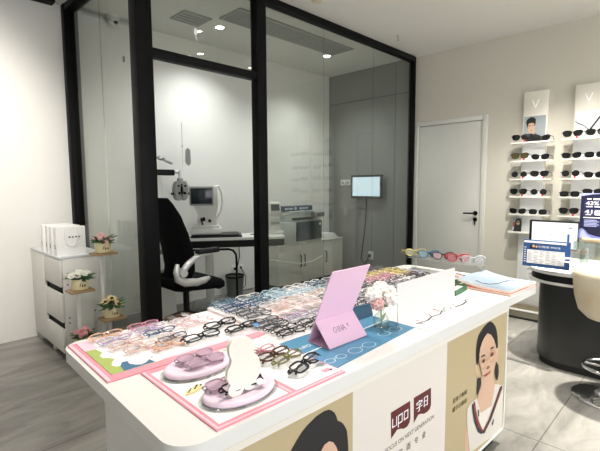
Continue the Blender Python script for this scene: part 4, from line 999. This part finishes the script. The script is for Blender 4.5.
surf(m, rect(.778, .90, 1.130, 1.236), ZS+.0013, 0); surf(m, rect(.778, .90, 1.118, 1.130), ZS+.0015, 1)
for i in range(14): surf(m, circ(R_.uniform(.785, .895), R_.uniform(1.135, 1.228), R_.uniform(.004, .008), 8), ZS+.0016+.0002*(i % 3), [2, 3, 4][i % 3])
surf(m, [(.915, .862), (.945, .862), (.948, .872), (.940, .884), (.931, .878), (.920, .886), (.912, .875)], ZS+.0014, 4); surf(m, [(.935, .860), (.950, .862), (.949, .869), (.938, .868)], ZS+.0018, 5)
m.build('print', ['cream_lam', 'wood', 'pet_pink', 'leaf_pale', 'pink_mat', 'ink'], s2)
bm2 = thing('blue_mat', 'blue display mat with white line drawings under the lilac tent card and vase', 'mat', T(CX, CQ, 0), -TH)
MB().prism([(.970, .866), (1.482, .905), (1.482, 1.15), (.970, 1.145)], z0, z0+.003, lp).build('mat', 'blue_mat', bm2)
m = MB(); zz = z0+.0033
surf(m, [(.970, 1.010), (1.482, 1.040), (1.482, 1.046), (.970, 1.016)], zz, 0)
put_text(m, 'LIPO', lambda u, v, w: (u-CX, v-CQ, w), zz, 0, 1.02, 1.06, width=.05, height=.018)
put_text(m, 'LIPO', lambda u, v, w: (u-CX, v-CQ, w), zz, 0, 1.33, 1.10, width=.06, height=.022)
m.build('print', 'txt_white', bm2)
def line(mb, pts, r, z, mi=0):
    for (a, b) in zip(pts, pts[1:]):
        dx, dy = b[0]-a[0], b[1]-a[1]; L = math.hypot(dx, dy); nx, ny = -dy/L*r, dx/L*r
        surf(mb, [(a[0]-nx, a[1]-ny), (b[0]-nx, b[1]-ny), (b[0]+nx, b[1]+ny), (a[0]+nx, a[1]+ny)], z, mi)
m = MB()
def specs_line(mb, cx, cq, s, r, z, mi=0, rot=0):
    for sg in (-1, 1): P = [(cx+sg*s*.55+.42*s*math.cos(t), cq+.3*s*math.sin(t)) for t in [2*PI*q/16 for q in range(17)]]; line(mb, P, r, z, mi)
    line(mb, [(cx-s*.13, cq+.05*s), (cx, cq+.1*s), (cx+s*.13, cq+.05*s)], r, z, mi)
specs_line(m, 1.16, .915, .07, .0014, zz); specs_line(m, 1.37, .945, .07, .0014, zz); specs_line(m, 1.02, .915, .05, .0014, zz)
m.build('line_drawing', 'pale_print', bm2)
nv = thing('slate_blue_card', 'dark slate blue card standing upright behind the flower vase', 'card', T(1.37, 1.12, TZ+.004), -TH)
MB().prism([(-.12, 0), (.12, 0), (.12, .05), (-.12, .062)], -.004, .004, lambda u, v, w: (u, w+v*.3, v)).build('panel', 'navy_card', nv)
MB().box(-.12, .12, .004, .055, 0, .003).build('foot', 'navy_card', nv)
ws = thing('printed_sheet', 'white sheet printed with plum branch spectacles before the blank upright card', 'printed sheet', T(CX, CQ, 0), -TH)
MB().prism(rect(1.486, 2.21, .826, 1.145), z0, z0+.0012, lp).build('sheet', 'white_matte', ws)
m = MB(); zz = z0+.0016
line(m, [(1.487, .828), (1.487, .905)], .0015, zz, 2)
specsP = [(1.60, .93), (1.70, .925), (1.78, .95)]
line(m, [(1.53, .925), (1.60, .915), (1.66, .930), (1.72, .922)], .0035, zz, 0); line(m, [(1.72, .922), (1.78, .945)], .003, zz, 0)
specs_line(m, 1.80, .945, .05, .002, zz+.0002, 0); line(m, [(1.87, .93), (1.94, .925), (2.0, .935)], .004, zz+.0004, 0); line(m, [(2.0, .935), (2.02, .955), (2.05, .95)], .003, zz, 0); line(m, [(1.66, .930), (1.68, .955)], .0025, zz, 0)
for i, (x, q) in enumerate(((1.57, .945), (1.63, .905), (1.71, .89), (1.76, .972), (1.83, .905), (1.90, .955), (1.95, .895), (2.04, .905), (2.07, .97), (2.11, .945), (1.68, .968), (1.545, .91))):
    surf(m, circ(x, q, .007+.003*(i % 2), 7), zz+.0006, 1 if i % 3 else 3)
line(m, [(1.66, 1.02-.02), (1.82, 1.0-.012)], .0015, zz, 2); line(m, [(2.06, 1.03), (2.16, 1.02)], .0015, zz, 2)
m.build('plum_branch_print', ['ink', 'grey_line', 'grey_line', 'ink_red'], ws)

# ------------------------------------------------------------------ lilac pads with lilac spectacles, white figure
def pad(x, q, a, b, rz, lb):
    t = thing('oval_pad', lb, 'display pad', T(x, q, ZS+.0012), -TH+rz, 'oval lilac pads')
    MB().lathe([(.3, 0.0002), (1.0, .0002), (1.03, .003), (1.0, .006), (.3, .006)], seg=44, sx=a, sy=b).build('clear_base', 'acrylic', t, 50)
    MB().lathe([(.2, .0062), (.91, .0062), (.93, .010), (.92, .017), (.87, .021), (.80, .0195), (.2, .015)], seg=44, sx=a, sy=b).build('lilac_cushion', 'pad', t, 60)
pad(.648, 1.155, .118, .080, .02, 'oval lilac pad holding two pairs of spectacles, farther from the corner')
pad(.650, .935, .118, .080, .04, 'oval lilac pad holding spectacles before the white figure at the near corner')
M['fr_lilac'] = mat('frame_lilac', (.50, .34, .42), .2)
M['ln_lilac'] = sheer('lens_lilac', (.86, .76, .84), body=.35, bodycol=(.72, .55, .66))
zp = ZS+.0012+.0178
g1 = glasses('spectacles', 'lilac-lensed spectacles at the rear of the farther oval pad', 'eyeglasses', 'fr_lilac', 'ln_lilac', 'rect', .0026, 'folded', 'steel', group='lilac spectacles on the oval pads', loc=T(.655, 1.182, zp), rz=-TH+.05)
dup(g1, T(.660, 1.128, zp), -TH-.02, 'lilac-lensed spectacles at the front of the farther oval pad', 'lilac spectacles on the oval pads')
dup(g1, T(.625, .968, zp), -TH+.10, 'lilac-lensed spectacles lying half behind the white figure', 'lilac spectacles on the oval pads')
glasses('spectacles', 'black spectacles with white tag lying at the feet of the white figure', 'eyeglasses', 'black_gloss', 'lens', 'rect', .0026, 'folded', tagm='white_tag', loc=T(.648, .918, zp), rz=-TH-.04)
ct = thing('orange_charm', 'tiny orange and green patterned tag between the two oval pads', 'charm', T(.565, 1.040, ZS+.0012), -TH+.3)
MB().prism([(-.035, -.006), (-.02, .006), (.0, .003), (.015, .012), (.03, .004), (.026, -.012), (.0, -.016), (-.02, -.012)], 0, .005, I3).build('tag', ['pet_yellow'], ct)
m = MB()
for i in range(7): m.prism(circ(-.02+.008*i, -.004+.004*(i % 3), .003, 7), .005, .006+.0002*i, I3, i % 2)
m.build('beads', ['leaf', 'ink'], ct)
wf = thing('white_figure', 'blank cream rounded figure cut-out standing on the near oval pad', 'cut-out figure', T(.645, .905, 0), -TH)
P = [((x-.645)*.97, z*.95) for x, z in ART['bear']]; zlo = min(z for _, z in P); zoff = zp + .0015 - zlo
P = [(x, z+zoff) for x, z in P]
def grow(P, e):
    out = []
    n = len(P)
    for i in range(n):
        a, b = Vector(P[i-1]), Vector(P[(i+1) % n]); tt = (b-a).normalized(); nn = Vector((-tt.y, tt.x)); out.append((P[i][0]+nn.x*e, P[i][1]+nn.y*e))
    return out
lay = [[(x, -.006, z) for x, z in grow(P, -.0035)], [(x, -.0045, z) for x, z in grow(P, -.001)], [(x, -.002, z) for x, z in P], [(x, .002, z) for x, z in P], [(x, .0045, z) for x, z in grow(P, -.001)], [(x, .006, z) for x, z in grow(P, -.0035)]]
MB().loft(lay).build('body', 'cream_card', wf, 50)
MB().box(-.02, .02, .0062, .03, zp+.0015, zp+.004).build('stand', 'acrylic', wf)

# ------------------------------------------------------------------ tent card, blank card, vase
tc_ = thing('tent_card', 'lilac pink folded standing card with a handwritten name on the blue mat', 'sign', T(1.165, 1.0, TZ+.0037), -TH)
def sheet3(mb, pts, th, m=0):
    a, b, c_, d_ = [Vector(p) for p in pts]; n = (b-a).cross(d_-a).normalized()*th
    mb.loft([[p - n/2 for p in (a, b, c_, d_)], [p + n/2 for p in (a, b, c_, d_)]], m)
hw = .104
MB_ = MB(); sheet3(MB_, [(-hw, .088, .001), (hw, .088, .001), (hw, -.032, .276), (-hw, -.032, .276)], .003); MB_.build('back_panel', 'lilac_card', tc_)
MB_ = MB(); sheet3(MB_, [(-hw, -.020, .001), (hw, -.020, .001), (hw, .0505, .083), (-hw, .0505, .083)], .003); fp = MB_.build('name_panel', 'lilac_card', tc_)
MB().box(-hw, hw, -.020, .088, .0002, .0022).build('base_flap', 'lilac_card', tc_)
m = MB(); nv_ = Vector((0, .0705, .082)).normalized(); no = Vector((0, -.082, .0705)).normalized()
frn = lambda u, v, w: Vector((u, -.020, .001)) + nv_*v + no*(w+.0016)
gl = {'G': [[(.9, .8), (.5, 1), (.1, .7), (.05, .3), (.4, 0), (.9, .25), (.9, .5), (.55, .5)]], 'I': [[(.5, 0), (.5, 1)]], 'N': [[(0, 0), (.1, 1), (.85, 0), (.95, 1)]], 'A': [[(0, 0), (.5, 1), (1, 0)], [(.2, .4), (.8, .4)]], 'Y': [[(.2, 1), (.5, .6), (.8, 1)], [(.5, .6), (.5, .3)]]}
u0 = -.045
for ch_, wd in (('G', .022), ('I', .010), ('N', .018), ('A', .018), (' ', .008), ('Y', .014)):
    for s_ in gl.get(ch_, []):
        pts = [frn(u0 + a*wd*.85, .046 + b*.022, .0003) for a, b in s_]
        m.tube(pts, .0007, 5)
    u0 += wd
m.build('handwriting', 'ink', fp)
wc = thing('blank_card', 'large blank blush white card standing upright right of the flower vase', 'card', T(1.728, .985, TZ+.0022), -TH)
MB().prism([(-.245, 0), (.245, 0), (.245, .165), (-.25, .165)], -.0015, .0015, lambda u, v, w: (u, w+v*.02, v)).build('panel', 'white_pink_card', wc)
MB().box(-.245, .245, .002, .075, -.0003, .0012).build('foot_flap', 'white_pink_card', wc)
vs = thing('flower_vase', 'small clear glass bottle with a white hydrangea head on the blue mat', 'vase', T(1.388, 1.0, TZ+.0036), -TH)
MB().lathe([(.001, .0), (.026, .0), (.031, .006), (.032, .035), (.026, .05), (.014, .06), (.013, .075), (.016, .079), (.0125, .079), (.010, .074), (.011, .060), (.023, .048), (.028, .034), (.027, .008), (.001, .005)], seg=32).build('bottle', 'bottle', vs, 60)
m = MB().tube([(.004, 0, .008), (.0, 0, .05), (-.004, 0, .10)], .003, 8); leaf(m, (0, -.005, .085), (.4, -.6, .35), .05, .014); leaf(m, (0, 0, .085), (-.6, -.4, .25), .045, .012); leaf(m, (0, 0, .09), (.7, .1, .2), .045, .012); leaf(m, (-.002, 0, .02), (.3, -.2, 1), .05, .006)
m.build('stem', 'leaf_pale', vs)
R_ = random.Random(8); HS = 1.12
for i, c_ in enumerate(((-.005, 0, .145), (-.045, .0, .130), (.035, -.005, .125), (.004, -.035, .120), (-.05, -.02, .105), (.055, .0, .105))):
    m = MB(); c_ = Vector((c_[0]*HS, c_[1]*HS, .118 + (c_[2]-.112)*HS))
    rr = .038 if i < 4 else .024
    m.sphere(c_, rr*.72, 12, 8)
    for k in range(26):
        z = 1 - 2*(k+.5)/26; a = k*2.4; q = math.sqrt(1-z*z); nn = Vector((q*math.cos(a), q*math.sin(a), z))
        petals(m, c_ + nn*rr*.72, .0155, 4, 0, .3, 1, nn, .55)
    m.build('floret_cluster', 'pet_hydr' if i < 4 else 'pet_pink', vs)
# ------------------------------------------------------------------ magazines, trays
mg = thing('magazine', 'glossy grey-blue magazine with far edge curling up on the red-edged book', 'magazine', T(2.43, .965, TZ+.0140), -TH-.06)
nx, ny = 10, 10
def mz(u, v): return .012 + .055*max(0, v-.35)**2 + .004*math.sin(PI*u)
mm = MB(); X = [[Vector((-.165+.33*i/nx, -.145+.29*j/ny, 0)) for j in range(ny+1)] for i in range(nx+1)]
top = [[mm.bm.verts.new((X[i][j].x, X[i][j].y, mz(i/nx, j/ny))) for j in range(ny+1)] for i in range(nx+1)]
bot = [[mm.bm.verts.new((X[i][j].x, X[i][j].y, max(.0005, mz(i/nx, j/ny)-.014))) for j in range(ny+1)] for i in range(nx+1)]
for i in range(nx):
    for j in range(ny):
        f_ = mm.bm.faces.new((top[i][j], top[i+1][j], top[i+1][j+1], top[i][j+1])); f_.material_index = 0
        f_ = mm.bm.faces.new((bot[i][j], bot[i][j+1], bot[i+1][j+1], bot[i+1][j])); f_.material_index = 1
for i in range(nx):
    for j in (0, ny): f_ = mm.bm.faces.new((top[i][j], top[i+1][j], bot[i+1][j], bot[i][j])); f_.material_index = 1
for j in range(ny):
    for i in (0, nx): f_ = mm.bm.faces.new((top[i][j], top[i][j+1], bot[i][j+1], bot[i][j])); f_.material_index = 1
mm.build('pages', ['mag', 'paper_edge'], mg)
m = MB(); frm = lambda u, v, w: (u, v, mz((u+.165)/.33, (v+.145)/.29) + .0012 + w)
def mcurve(pts): m.tube([frm(a, b, 0) for a, b in pts], .0016, 6)
mcurve([(-.10, .07), (-.115, .03), (-.10, -.01), (-.06, -.03), (-.02, -.035)]); mcurve([(-.02, -.035), (.02, -.03), (.03, -.045)]); mcurve([(.05, -.03), (.065, -.055), (.10, -.05)])
m.build('cover_print', 'ink', mg)
bk = thing('red_book', 'thin book with red cover edge under the magazine at the counter end', 'book', T(2.425, .965, TZ+.0007), -TH-.04)
MB().box(-.17, .172, -.148, .14, .0, .0010).box(-.17, .172, -.148, .14, .0117, .0127).box(.167, .172, -.148, .14, .0010, .0117).build('cover', 'red_edge', bk); MB().box(-.166, .166, -.147, .136, .0012, .0115).build('pages', 'paper_edge', bk)
gt = None
trays = [(2.135, 1.085, 'green-sided tray with white lining right behind the blank card'), (2.385, 1.20, 'green-sided tray farther back beside the magazine')]
for i, (x, q, lb) in enumerate(trays):
    if gt is None:
        gt = thing('green_tray', lb, 'tray', T(x, q, TZ+.0008), -TH+.12, 'green trays')
        t_ = MB(); t_.box(-.085, .085, -.055, .055, 0, .004); t_.box(-.085, .085, -.055, -.051, .004, .030); t_.box(-.085, .085, .051, .055, .004, .030); t_.box(-.085, -.081, -.051, .051, .004, .030); t_.box(.081, .085, -.051, .051, .004, .030); t_.build('sides', 'green_tray', gt)
        MB().box(-.08, .08, -.05, .05, .0042, .020).build('lining', 'white_matte', gt)
    else: dup(gt, T(x, q, TZ+.0008), -TH+.05, lb)

# ------------------------------------------------------------------ many pairs of spectacles
def fm(name, col, **k): M[name] = mat(name, col, .18, **k)
cols = {'black': (.010, .010, .012), 'smoky grey': (.10, .10, .115), 'navy blue': (.02, .06, .16), 'teal blue': (.05, .15, .24), 'pale blue': (.40, .55, .64), 'peach': (.76, .54, .47), 'clear pink': (.80, .60, .60), 'rose pink': (.60, .24, .32), 'lilac': (.52, .42, .62), 'yellow': (.66, .52, .15), 'olive': (.22, .20, .06), 'tortoise brown': (.09, .04, .02), 'orange': (.74, .42, .26), 'pearl white': (.72, .70, .68), 'red': (.50, .04, .05), 'clear grey': (.45, .47, .49), 'graphite': (.035, .035, .04)}
for n_, c_ in cols.items(): fm('fr_'+n_, c_)
kinds = ['rect', 'round', 'way', 'cat']; protos = {}
gi = 0
def pair(colname, x, q, z, rz, label, group, pose='folded', kind=None, tagm=None, lens='lens', s=.98, rim=.0024):
    global gi
    kind = kind or kinds[gi % 4]; gi += 1
    key = (colname, kind, pose, tagm, lens, s, rim)
    if key not in protos:
        protos[key] = glasses('spectacles', label, 'eyeglasses', 'fr_'+colname, lens, kind, rim, pose, tagm=tagm, s=s, loc=T(x, q, z), rz=-TH+rz, group=group); return protos[key]
    return dup(protos[key], T(x, q, z), -TH+rz, label, group)
# on the printed sheet at the left end
zl = ZS+.0030
G1 = 'spectacles on the scallop-edged sheet'
for (cn, x, q, rz, lb) in (
    ('orange', .535, 1.625, .05, 'orange spectacles at the rear left corner of the scallop-edged sheet'), ('lilac', .545, 1.555, .02, 'lilac spectacles just below the rear left corner of the scallop-edged sheet'),
    ('lilac', .690, 1.585, .10, 'lilac spectacles near the rear middle of the scallop-edged sheet'), ('navy blue', .700, 1.523, -.02, 'fine navy blue spectacles in the middle of the scallop-edged sheet'),
    ('peach', .560, 1.487, .05, 'peach spectacles above the green scallops at the printed sheet left edge'), ('peach', .585, 1.415, .0, 'peach spectacles beside the blue scallops of the printed sheet'),
    ('clear pink', .720, 1.455, .12, 'clear pink spectacles in the centre of the scallop-edged sheet'), ('orange', .665, 1.372, .04, 'orange spectacles at the front edge of the scallop-edged sheet'),
    ('rose pink', .685, 1.640, .0, 'rose pink spectacles at the rear edge of the counter near its left end'), ('tortoise brown', .835, 1.640, .05, 'tortoise brown spectacles at the rear edge, behind the black pairs'), ('clear pink', .840, 1.580, .0, 'clear pink spectacles behind the two tagged black pairs'), ('clear pink', .855, 1.525, .06, 'clear pink spectacles nearest behind the two tagged black pairs')):
    pair(cn, x, q, zl, rz, lb, G1, s=.92, rim=.0020 if cn in ('navy blue', 'lilac') else .0024)
G2 = 'black spectacles on the left half of the counter'
pair('black', .785, 1.365, zl, .05, 'black spectacles lying alone at the front of the scallop-edged sheet', G2, kind='rect', s=1.2, rim=.0028)
pair('black', .915, 1.437, zl, .10, 'upper of the two black spectacles touching above the pink strip', G2, kind='way', s=1.15, rim=.0032)
pair('black', .955, 1.345, zl, .06, 'black spectacles with blue tag beside the pink strip', G2, kind='rect', tagm='blue_tag', s=1.15, rim=.0032)
pair('graphite', .70, 1.425, zl, .16, 'graphite wire spectacles between peach and black pairs on the printed sheet', G2, kind='rect', s=.95, rim=.0018)
# on the small floral sheet
G3 = 'spectacles on the small floral sheet'
zf = ZS+.0030
pair('black', .893, .925, zf, .28, 'black spectacles with blue tag on the floral sheet right of the white figure', G3, kind='rect', tagm='blue_tag', s=1.22, rim=.0032)
pair('tortoise brown', .865, 1.045, zf, .10, 'patterned brown spectacles behind the blue-tagged black pair', G3, kind='way', s=1.05, rim=.0032)
pair('olive', .885, 1.000, zf, .16, 'olive spectacles directly behind the blue-tagged black pair', G3, kind='rect', s=1.0)
pair('rose pink', .850, 1.098, zf, .08, 'rose spectacles at the rear of the small floral sheet', G3, kind='cat', s=1.0)
# risers below the rear rows
ris = None
for i, (xa, xb, lb) in enumerate(((1.0, 1.62, 'low white display riser under the rear spectacles, left one'), (1.635, 2.26, 'low white display riser under the rear spectacles, right one'))):
    o = thing('display_riser', lb, 'riser', T((xa+xb)/2, 1.532, TZ+.0008), -TH, 'low white risers')
    hw_ = (xb-xa)/2; MB().box(-hw_, hw_, -.155, .155, .0, .018, .004).build('block', 'white_matte', o)
    m = MB(); m.prism(rect(-hw_+.004, hw_-.004, -.15, .15), .0182, .0188, I3); m.build('liner', 'sheet', o)
pk = thing('pink_runner', 'pale printed runner under the front rows of packed spectacles', 'runner', T(CX, CQ, 0), -TH)
MB().prism(rect(1.004, 2.26, 1.152, 1.372), z0, z0+.0015, lp).build('sheet', 'sheet', pk)
def zone(x, q):
    if q > 1.60: return ['teal blue', 'navy blue'] if x < 1.16 else (['pale blue', 'teal blue', 'pearl white'] if x < 1.75 else ['clear grey', 'smoky grey'])
    if q > 1.53: return ['teal blue', 'navy blue'] if x < 1.12 else (['pale blue', 'teal blue'] if x < 1.55 else (['black', 'pale blue'] if x < 1.9 else ['smoky grey', 'olive', 'yellow']))
    if q > 1.43:
        if x < 1.12: return ['smoky grey']
        if x < 1.62: return ['clear pink', 'peach', 'clear pink', 'pearl white']
        return ['black', 'smoky grey'] if x < 1.85 else (['rose pink'] if x < 2.14 else ['yellow', 'olive'])
    if q > 1.33:
        if x < 1.2: return ['smoky grey', 'graphite']
        if x < 1.4: return ['clear pink', 'peach']
        return ['black', 'smoky grey', 'graphite'] if x < 1.9 else ['rose pink', 'smoky grey', 'black']
    if q > 1.25:
        if x < 1.12: return ['graphite', 'smoky grey']
        if x < 1.45: return ['lilac', 'clear grey']
        return ['black', 'smoky grey', 'clear grey']
    if x < 1.42: return ['black']
    return ['black', 'graphite', 'smoky grey']
rows = [1.182, 1.227, 1.272, 1.317, 1.358] + [1.400, 1.445, 1.490, 1.535, 1.580, 1.622, 1.662]
ncol = 9; px = .146
G4 = 'packed rows of spectacles on the counter'
Rg = random.Random(21)
for ri, q in enumerate(rows):
    for ci in range(ncol):
        x = 1.075 + ci*px + Rg.uniform(-.005, .005)
        cn = Rg.choice(zone(x, q))
        z = (z0+.0018) if ri < 5 else TZ+.0008+.0192
        lb = '%s spectacles in the packed block, %s row from front, %s from left' % (cn, ORD[ri+1], ORD[ci+1])
        pair(cn, x, q + Rg.uniform(-.003, .003), z, Rg.uniform(-.14, .14), lb, G4, kind=kinds[(ri+ci) % 2*1 + (0 if ri % 2 else 2)] if ri % 3 else 'rect', s=1.02, rim=.0021)
# far right end: more pairs between the packed block and the stand
G5 = 'spectacles near the clear stand'
for i, (cn, x, q) in enumerate((('smoky grey', 2.355, 1.60), ('clear grey', 2.36, 1.545), ('lilac', 2.355, 1.49), ('lilac', 2.36, 1.435), ('graphite', 2.355, 1.38), ('clear pink', 2.36, 1.325), ('peach', 2.35, 1.275))):
    pair(cn, x, q, TZ+.0008, .04, '%s spectacles beside the clear stand, %s from the rear edge' % (cn, ORD[i+1]), G5, s=.98)
G6 = 'spectacles in the green trays'
for i, (cn, x, q, lb) in enumerate((('tortoise brown', 2.135, 1.085, 'brown spectacles lying in the green tray behind the blank card'), ('peach', 2.38, 1.222, 'peach spectacles at the rear of the farther green tray'), ('clear pink', 2.385, 1.177, 'clear pink spectacles at the front of the farther green tray'))):
    pair(cn, x, q, TZ+.0008+.0203, .10, lb, G6, s=.95)
# clear stand with seven coloured pairs in a row
as_ = thing('acrylic_stand', 'clear acrylic stand holding a row of coloured spectacles at the far counter end', 'display stand', T(2.52, 1.33, TZ+.0008), -TH)
MB().box(-.05, .055, -.25, .25, 0, .006, .002).build('base', 'acrylic', as_)
MB().box(-.04, .055, -.25, .25, .084, .090, .002).build('shelf', 'acrylic', as_)
for s_ in (-1, 1): MB().box(-.008, .05, s_*.235-.003, s_*.235+.003, .006, .084).build('support', 'acrylic', as_)
G7 = 'coloured spectacles on the clear stand'
M['ln_yellow'] = sheer('lens_yellow', (.85, .82, .45), body=.3, bodycol=(.5, .48, .15)); M['ln_blue'] = sheer('lens_blue', (.5, .68, .78), body=.4, bodycol=(.15, .28, .36)); M['ln_rose'] = sheer('lens_rose', (.9, .72, .74), body=.3, bodycol=(.6, .3, .32)); M['ln_red'] = sheer('lens_red', (.8, .3, .3), body=.5, bodycol=(.4, .04, .04))
row7 = [(1.53, 'yellow', 'ln_yellow', 'yellow spectacles at the rear end of the clear stand'), (1.43, 'teal blue', 'ln_blue', 'teal tinted spectacles on the clear stand beside the yellow pair'), (1.33, 'black', 'ln_rose', 'black spectacles with rose lenses in the middle of the clear stand'), (1.23, 'red', 'ln_red', 'red spectacles on the clear stand'), (1.135, 'clear grey', 'lens', 'clear spectacles at the near end of the clear stand')]
for i, (q, cn, ln, lb) in enumerate(row7):
    pair(cn, 2.50, q, TZ+.0008+.0905, -PI/2 + .75, lb, G7, pose='folded_up', kind='way' if i % 2 else 'cat', lens=ln, s=1.08, rim=.003)
# ================================================================== light and camera
def area(name, loc, rot, sx, sy, power, col=(1, 1, 1), spread=180):
    l = bpy.data.lights.new(name, 'AREA'); l.shape = 'RECTANGLE'; l.size = sx; l.size_y = sy; l.energy = power; l.color = col; l.spread = math.radians(spread)
    o = bpy.data.objects.new(name, l); o.location = loc; o.rotation_euler = rot; C.objects.link(o); return o
def spot(name, loc, target, power, ang, blend=.6, col=(1, .95, .88), r=.05):
    l = bpy.data.lights.new(name, 'SPOT'); l.energy = power; l.spot_size = math.radians(ang); l.spot_blend = blend; l.color = col; l.shadow_soft_size = r
    o = bpy.data.objects.new(name, l); o.location = loc
    dv = (Vector(target)-Vector(loc)).normalized(); o.rotation_euler = dv.to_track_quat('-Z', 'Y').to_euler(); C.objects.link(o); return o
# unseen ceiling downlights added to light the shop, each with its fitting
shop = [(.3, 1.9), (1.3, .9), (3.0, .95), (3.9, 1.1), (1.3, 1.9), (2.6, 1.8), (3.05, 1.15), (3.35, .50), (2.2, -.9), (.5, 2.9)]
AIM = {9: (.25, B0, 1.55), 3: (4.8, 1.1, .8), 6: (4.6, 2.0, .9), 0: (.2, B0, 1.25)}  # added lamps turned onto the rear and right walls to brighten them
fx = None
NM = ['', '']
for i, (x, y) in enumerate(shop):
    lb = 'round unseen downlight added to light the shop, %s in the plan from the entrance corner' % ORD[i+1]
    if fx is None:
        fx = thing('added_downlight', lb, 'ceiling light', (x, y, ZC), group='added shop downlights')
        MB().lathe([(.052, -.001), (.056, -.006), (.046, -.008), (.042, -.003)], seg=24).build('bezel', 'white_gloss', fx)
        MB().lathe([(.041, -.0035), (.001, -.0036)], seg=20).build('lamp_face', 'lamp_warm', fx)
    else: dup(fx, (x, y, ZC), 0, lb)
    spot('downlight_lamp', (x, y, ZC-.02), AIM.get(i, (x, y, 0)), SHOP_P[i], SHOP_A[i], .8, SHOP_C, .04)
for x, y in ((2.70, 3.79), (4.24, 3.66)):
    spot('downlight_lamp', (x, y, ZC-.02), (x, y, 0), INNER_P, 130, .9, (.95, 1.0, .97), .04)
area('added_window_fill', (1.65, Y0+.02, 1.4), (math.radians(90), 0, 0), 5.0, 2.4, WIN_P, (.96, .98, 1.0))  # fill light added at the unseen window behind the viewer
wd = bpy.data.worlds.new('world'); bpy.context.scene.world = wd; wd.use_nodes = True
wd.node_tree.nodes['Background'].inputs['Color'].default_value = (.9, .93, 1, 1); wd.node_tree.nodes['Background'].inputs['Strength'].default_value = .3

cam = bpy.data.cameras.new('camera'); co = bpy.data.objects.new('camera', cam); C.objects.link(co)
f_, pit, rol, ya = 427.4, math.radians(5.387), math.radians(.331), math.radians(44.435)
cam.sensor_width = 36; cam.sensor_fit = 'HORIZONTAL'; cam.lens = f_*36/600; cam.clip_start = .05
def dirv(x, y, fwd):
    c2, s2 = math.cos(rol), math.sin(rol); r = x*c2+y*s2; up = -x*s2+y*c2
    c_, s_ = math.cos(pit), math.sin(pit); yv = fwd*c_+up*s_; z = -fwd*s_+up*c_
    return Vector((r*math.sin(ya)+yv*math.cos(ya), -r*math.cos(ya)+yv*math.sin(ya), z))
R3 = Matrix((dirv(1, 0, 0), dirv(0, 1, 0), dirv(0, 0, -1))).transposed()
co.matrix_world = Matrix.Translation((0, 0, 1.35)) @ R3.to_4x4()
sc = bpy.context.scene; sc.camera = co
sc.view_settings.view_transform = 'Standard'; sc.view_settings.look = 'None'; sc.view_settings.gamma = 1; sc.view_settings.use_curve_mapping = False
sc.view_settings.exposure = EXPO
sc.cycles.max_bounces = 8; sc.cycles.transparent_max_bounces = 24; sc.cycles.diffuse_bounces = 4; sc.cycles.caustics_reflective = False; sc.cycles.caustics_refractive = False
sc.cycles.use_denoising = True
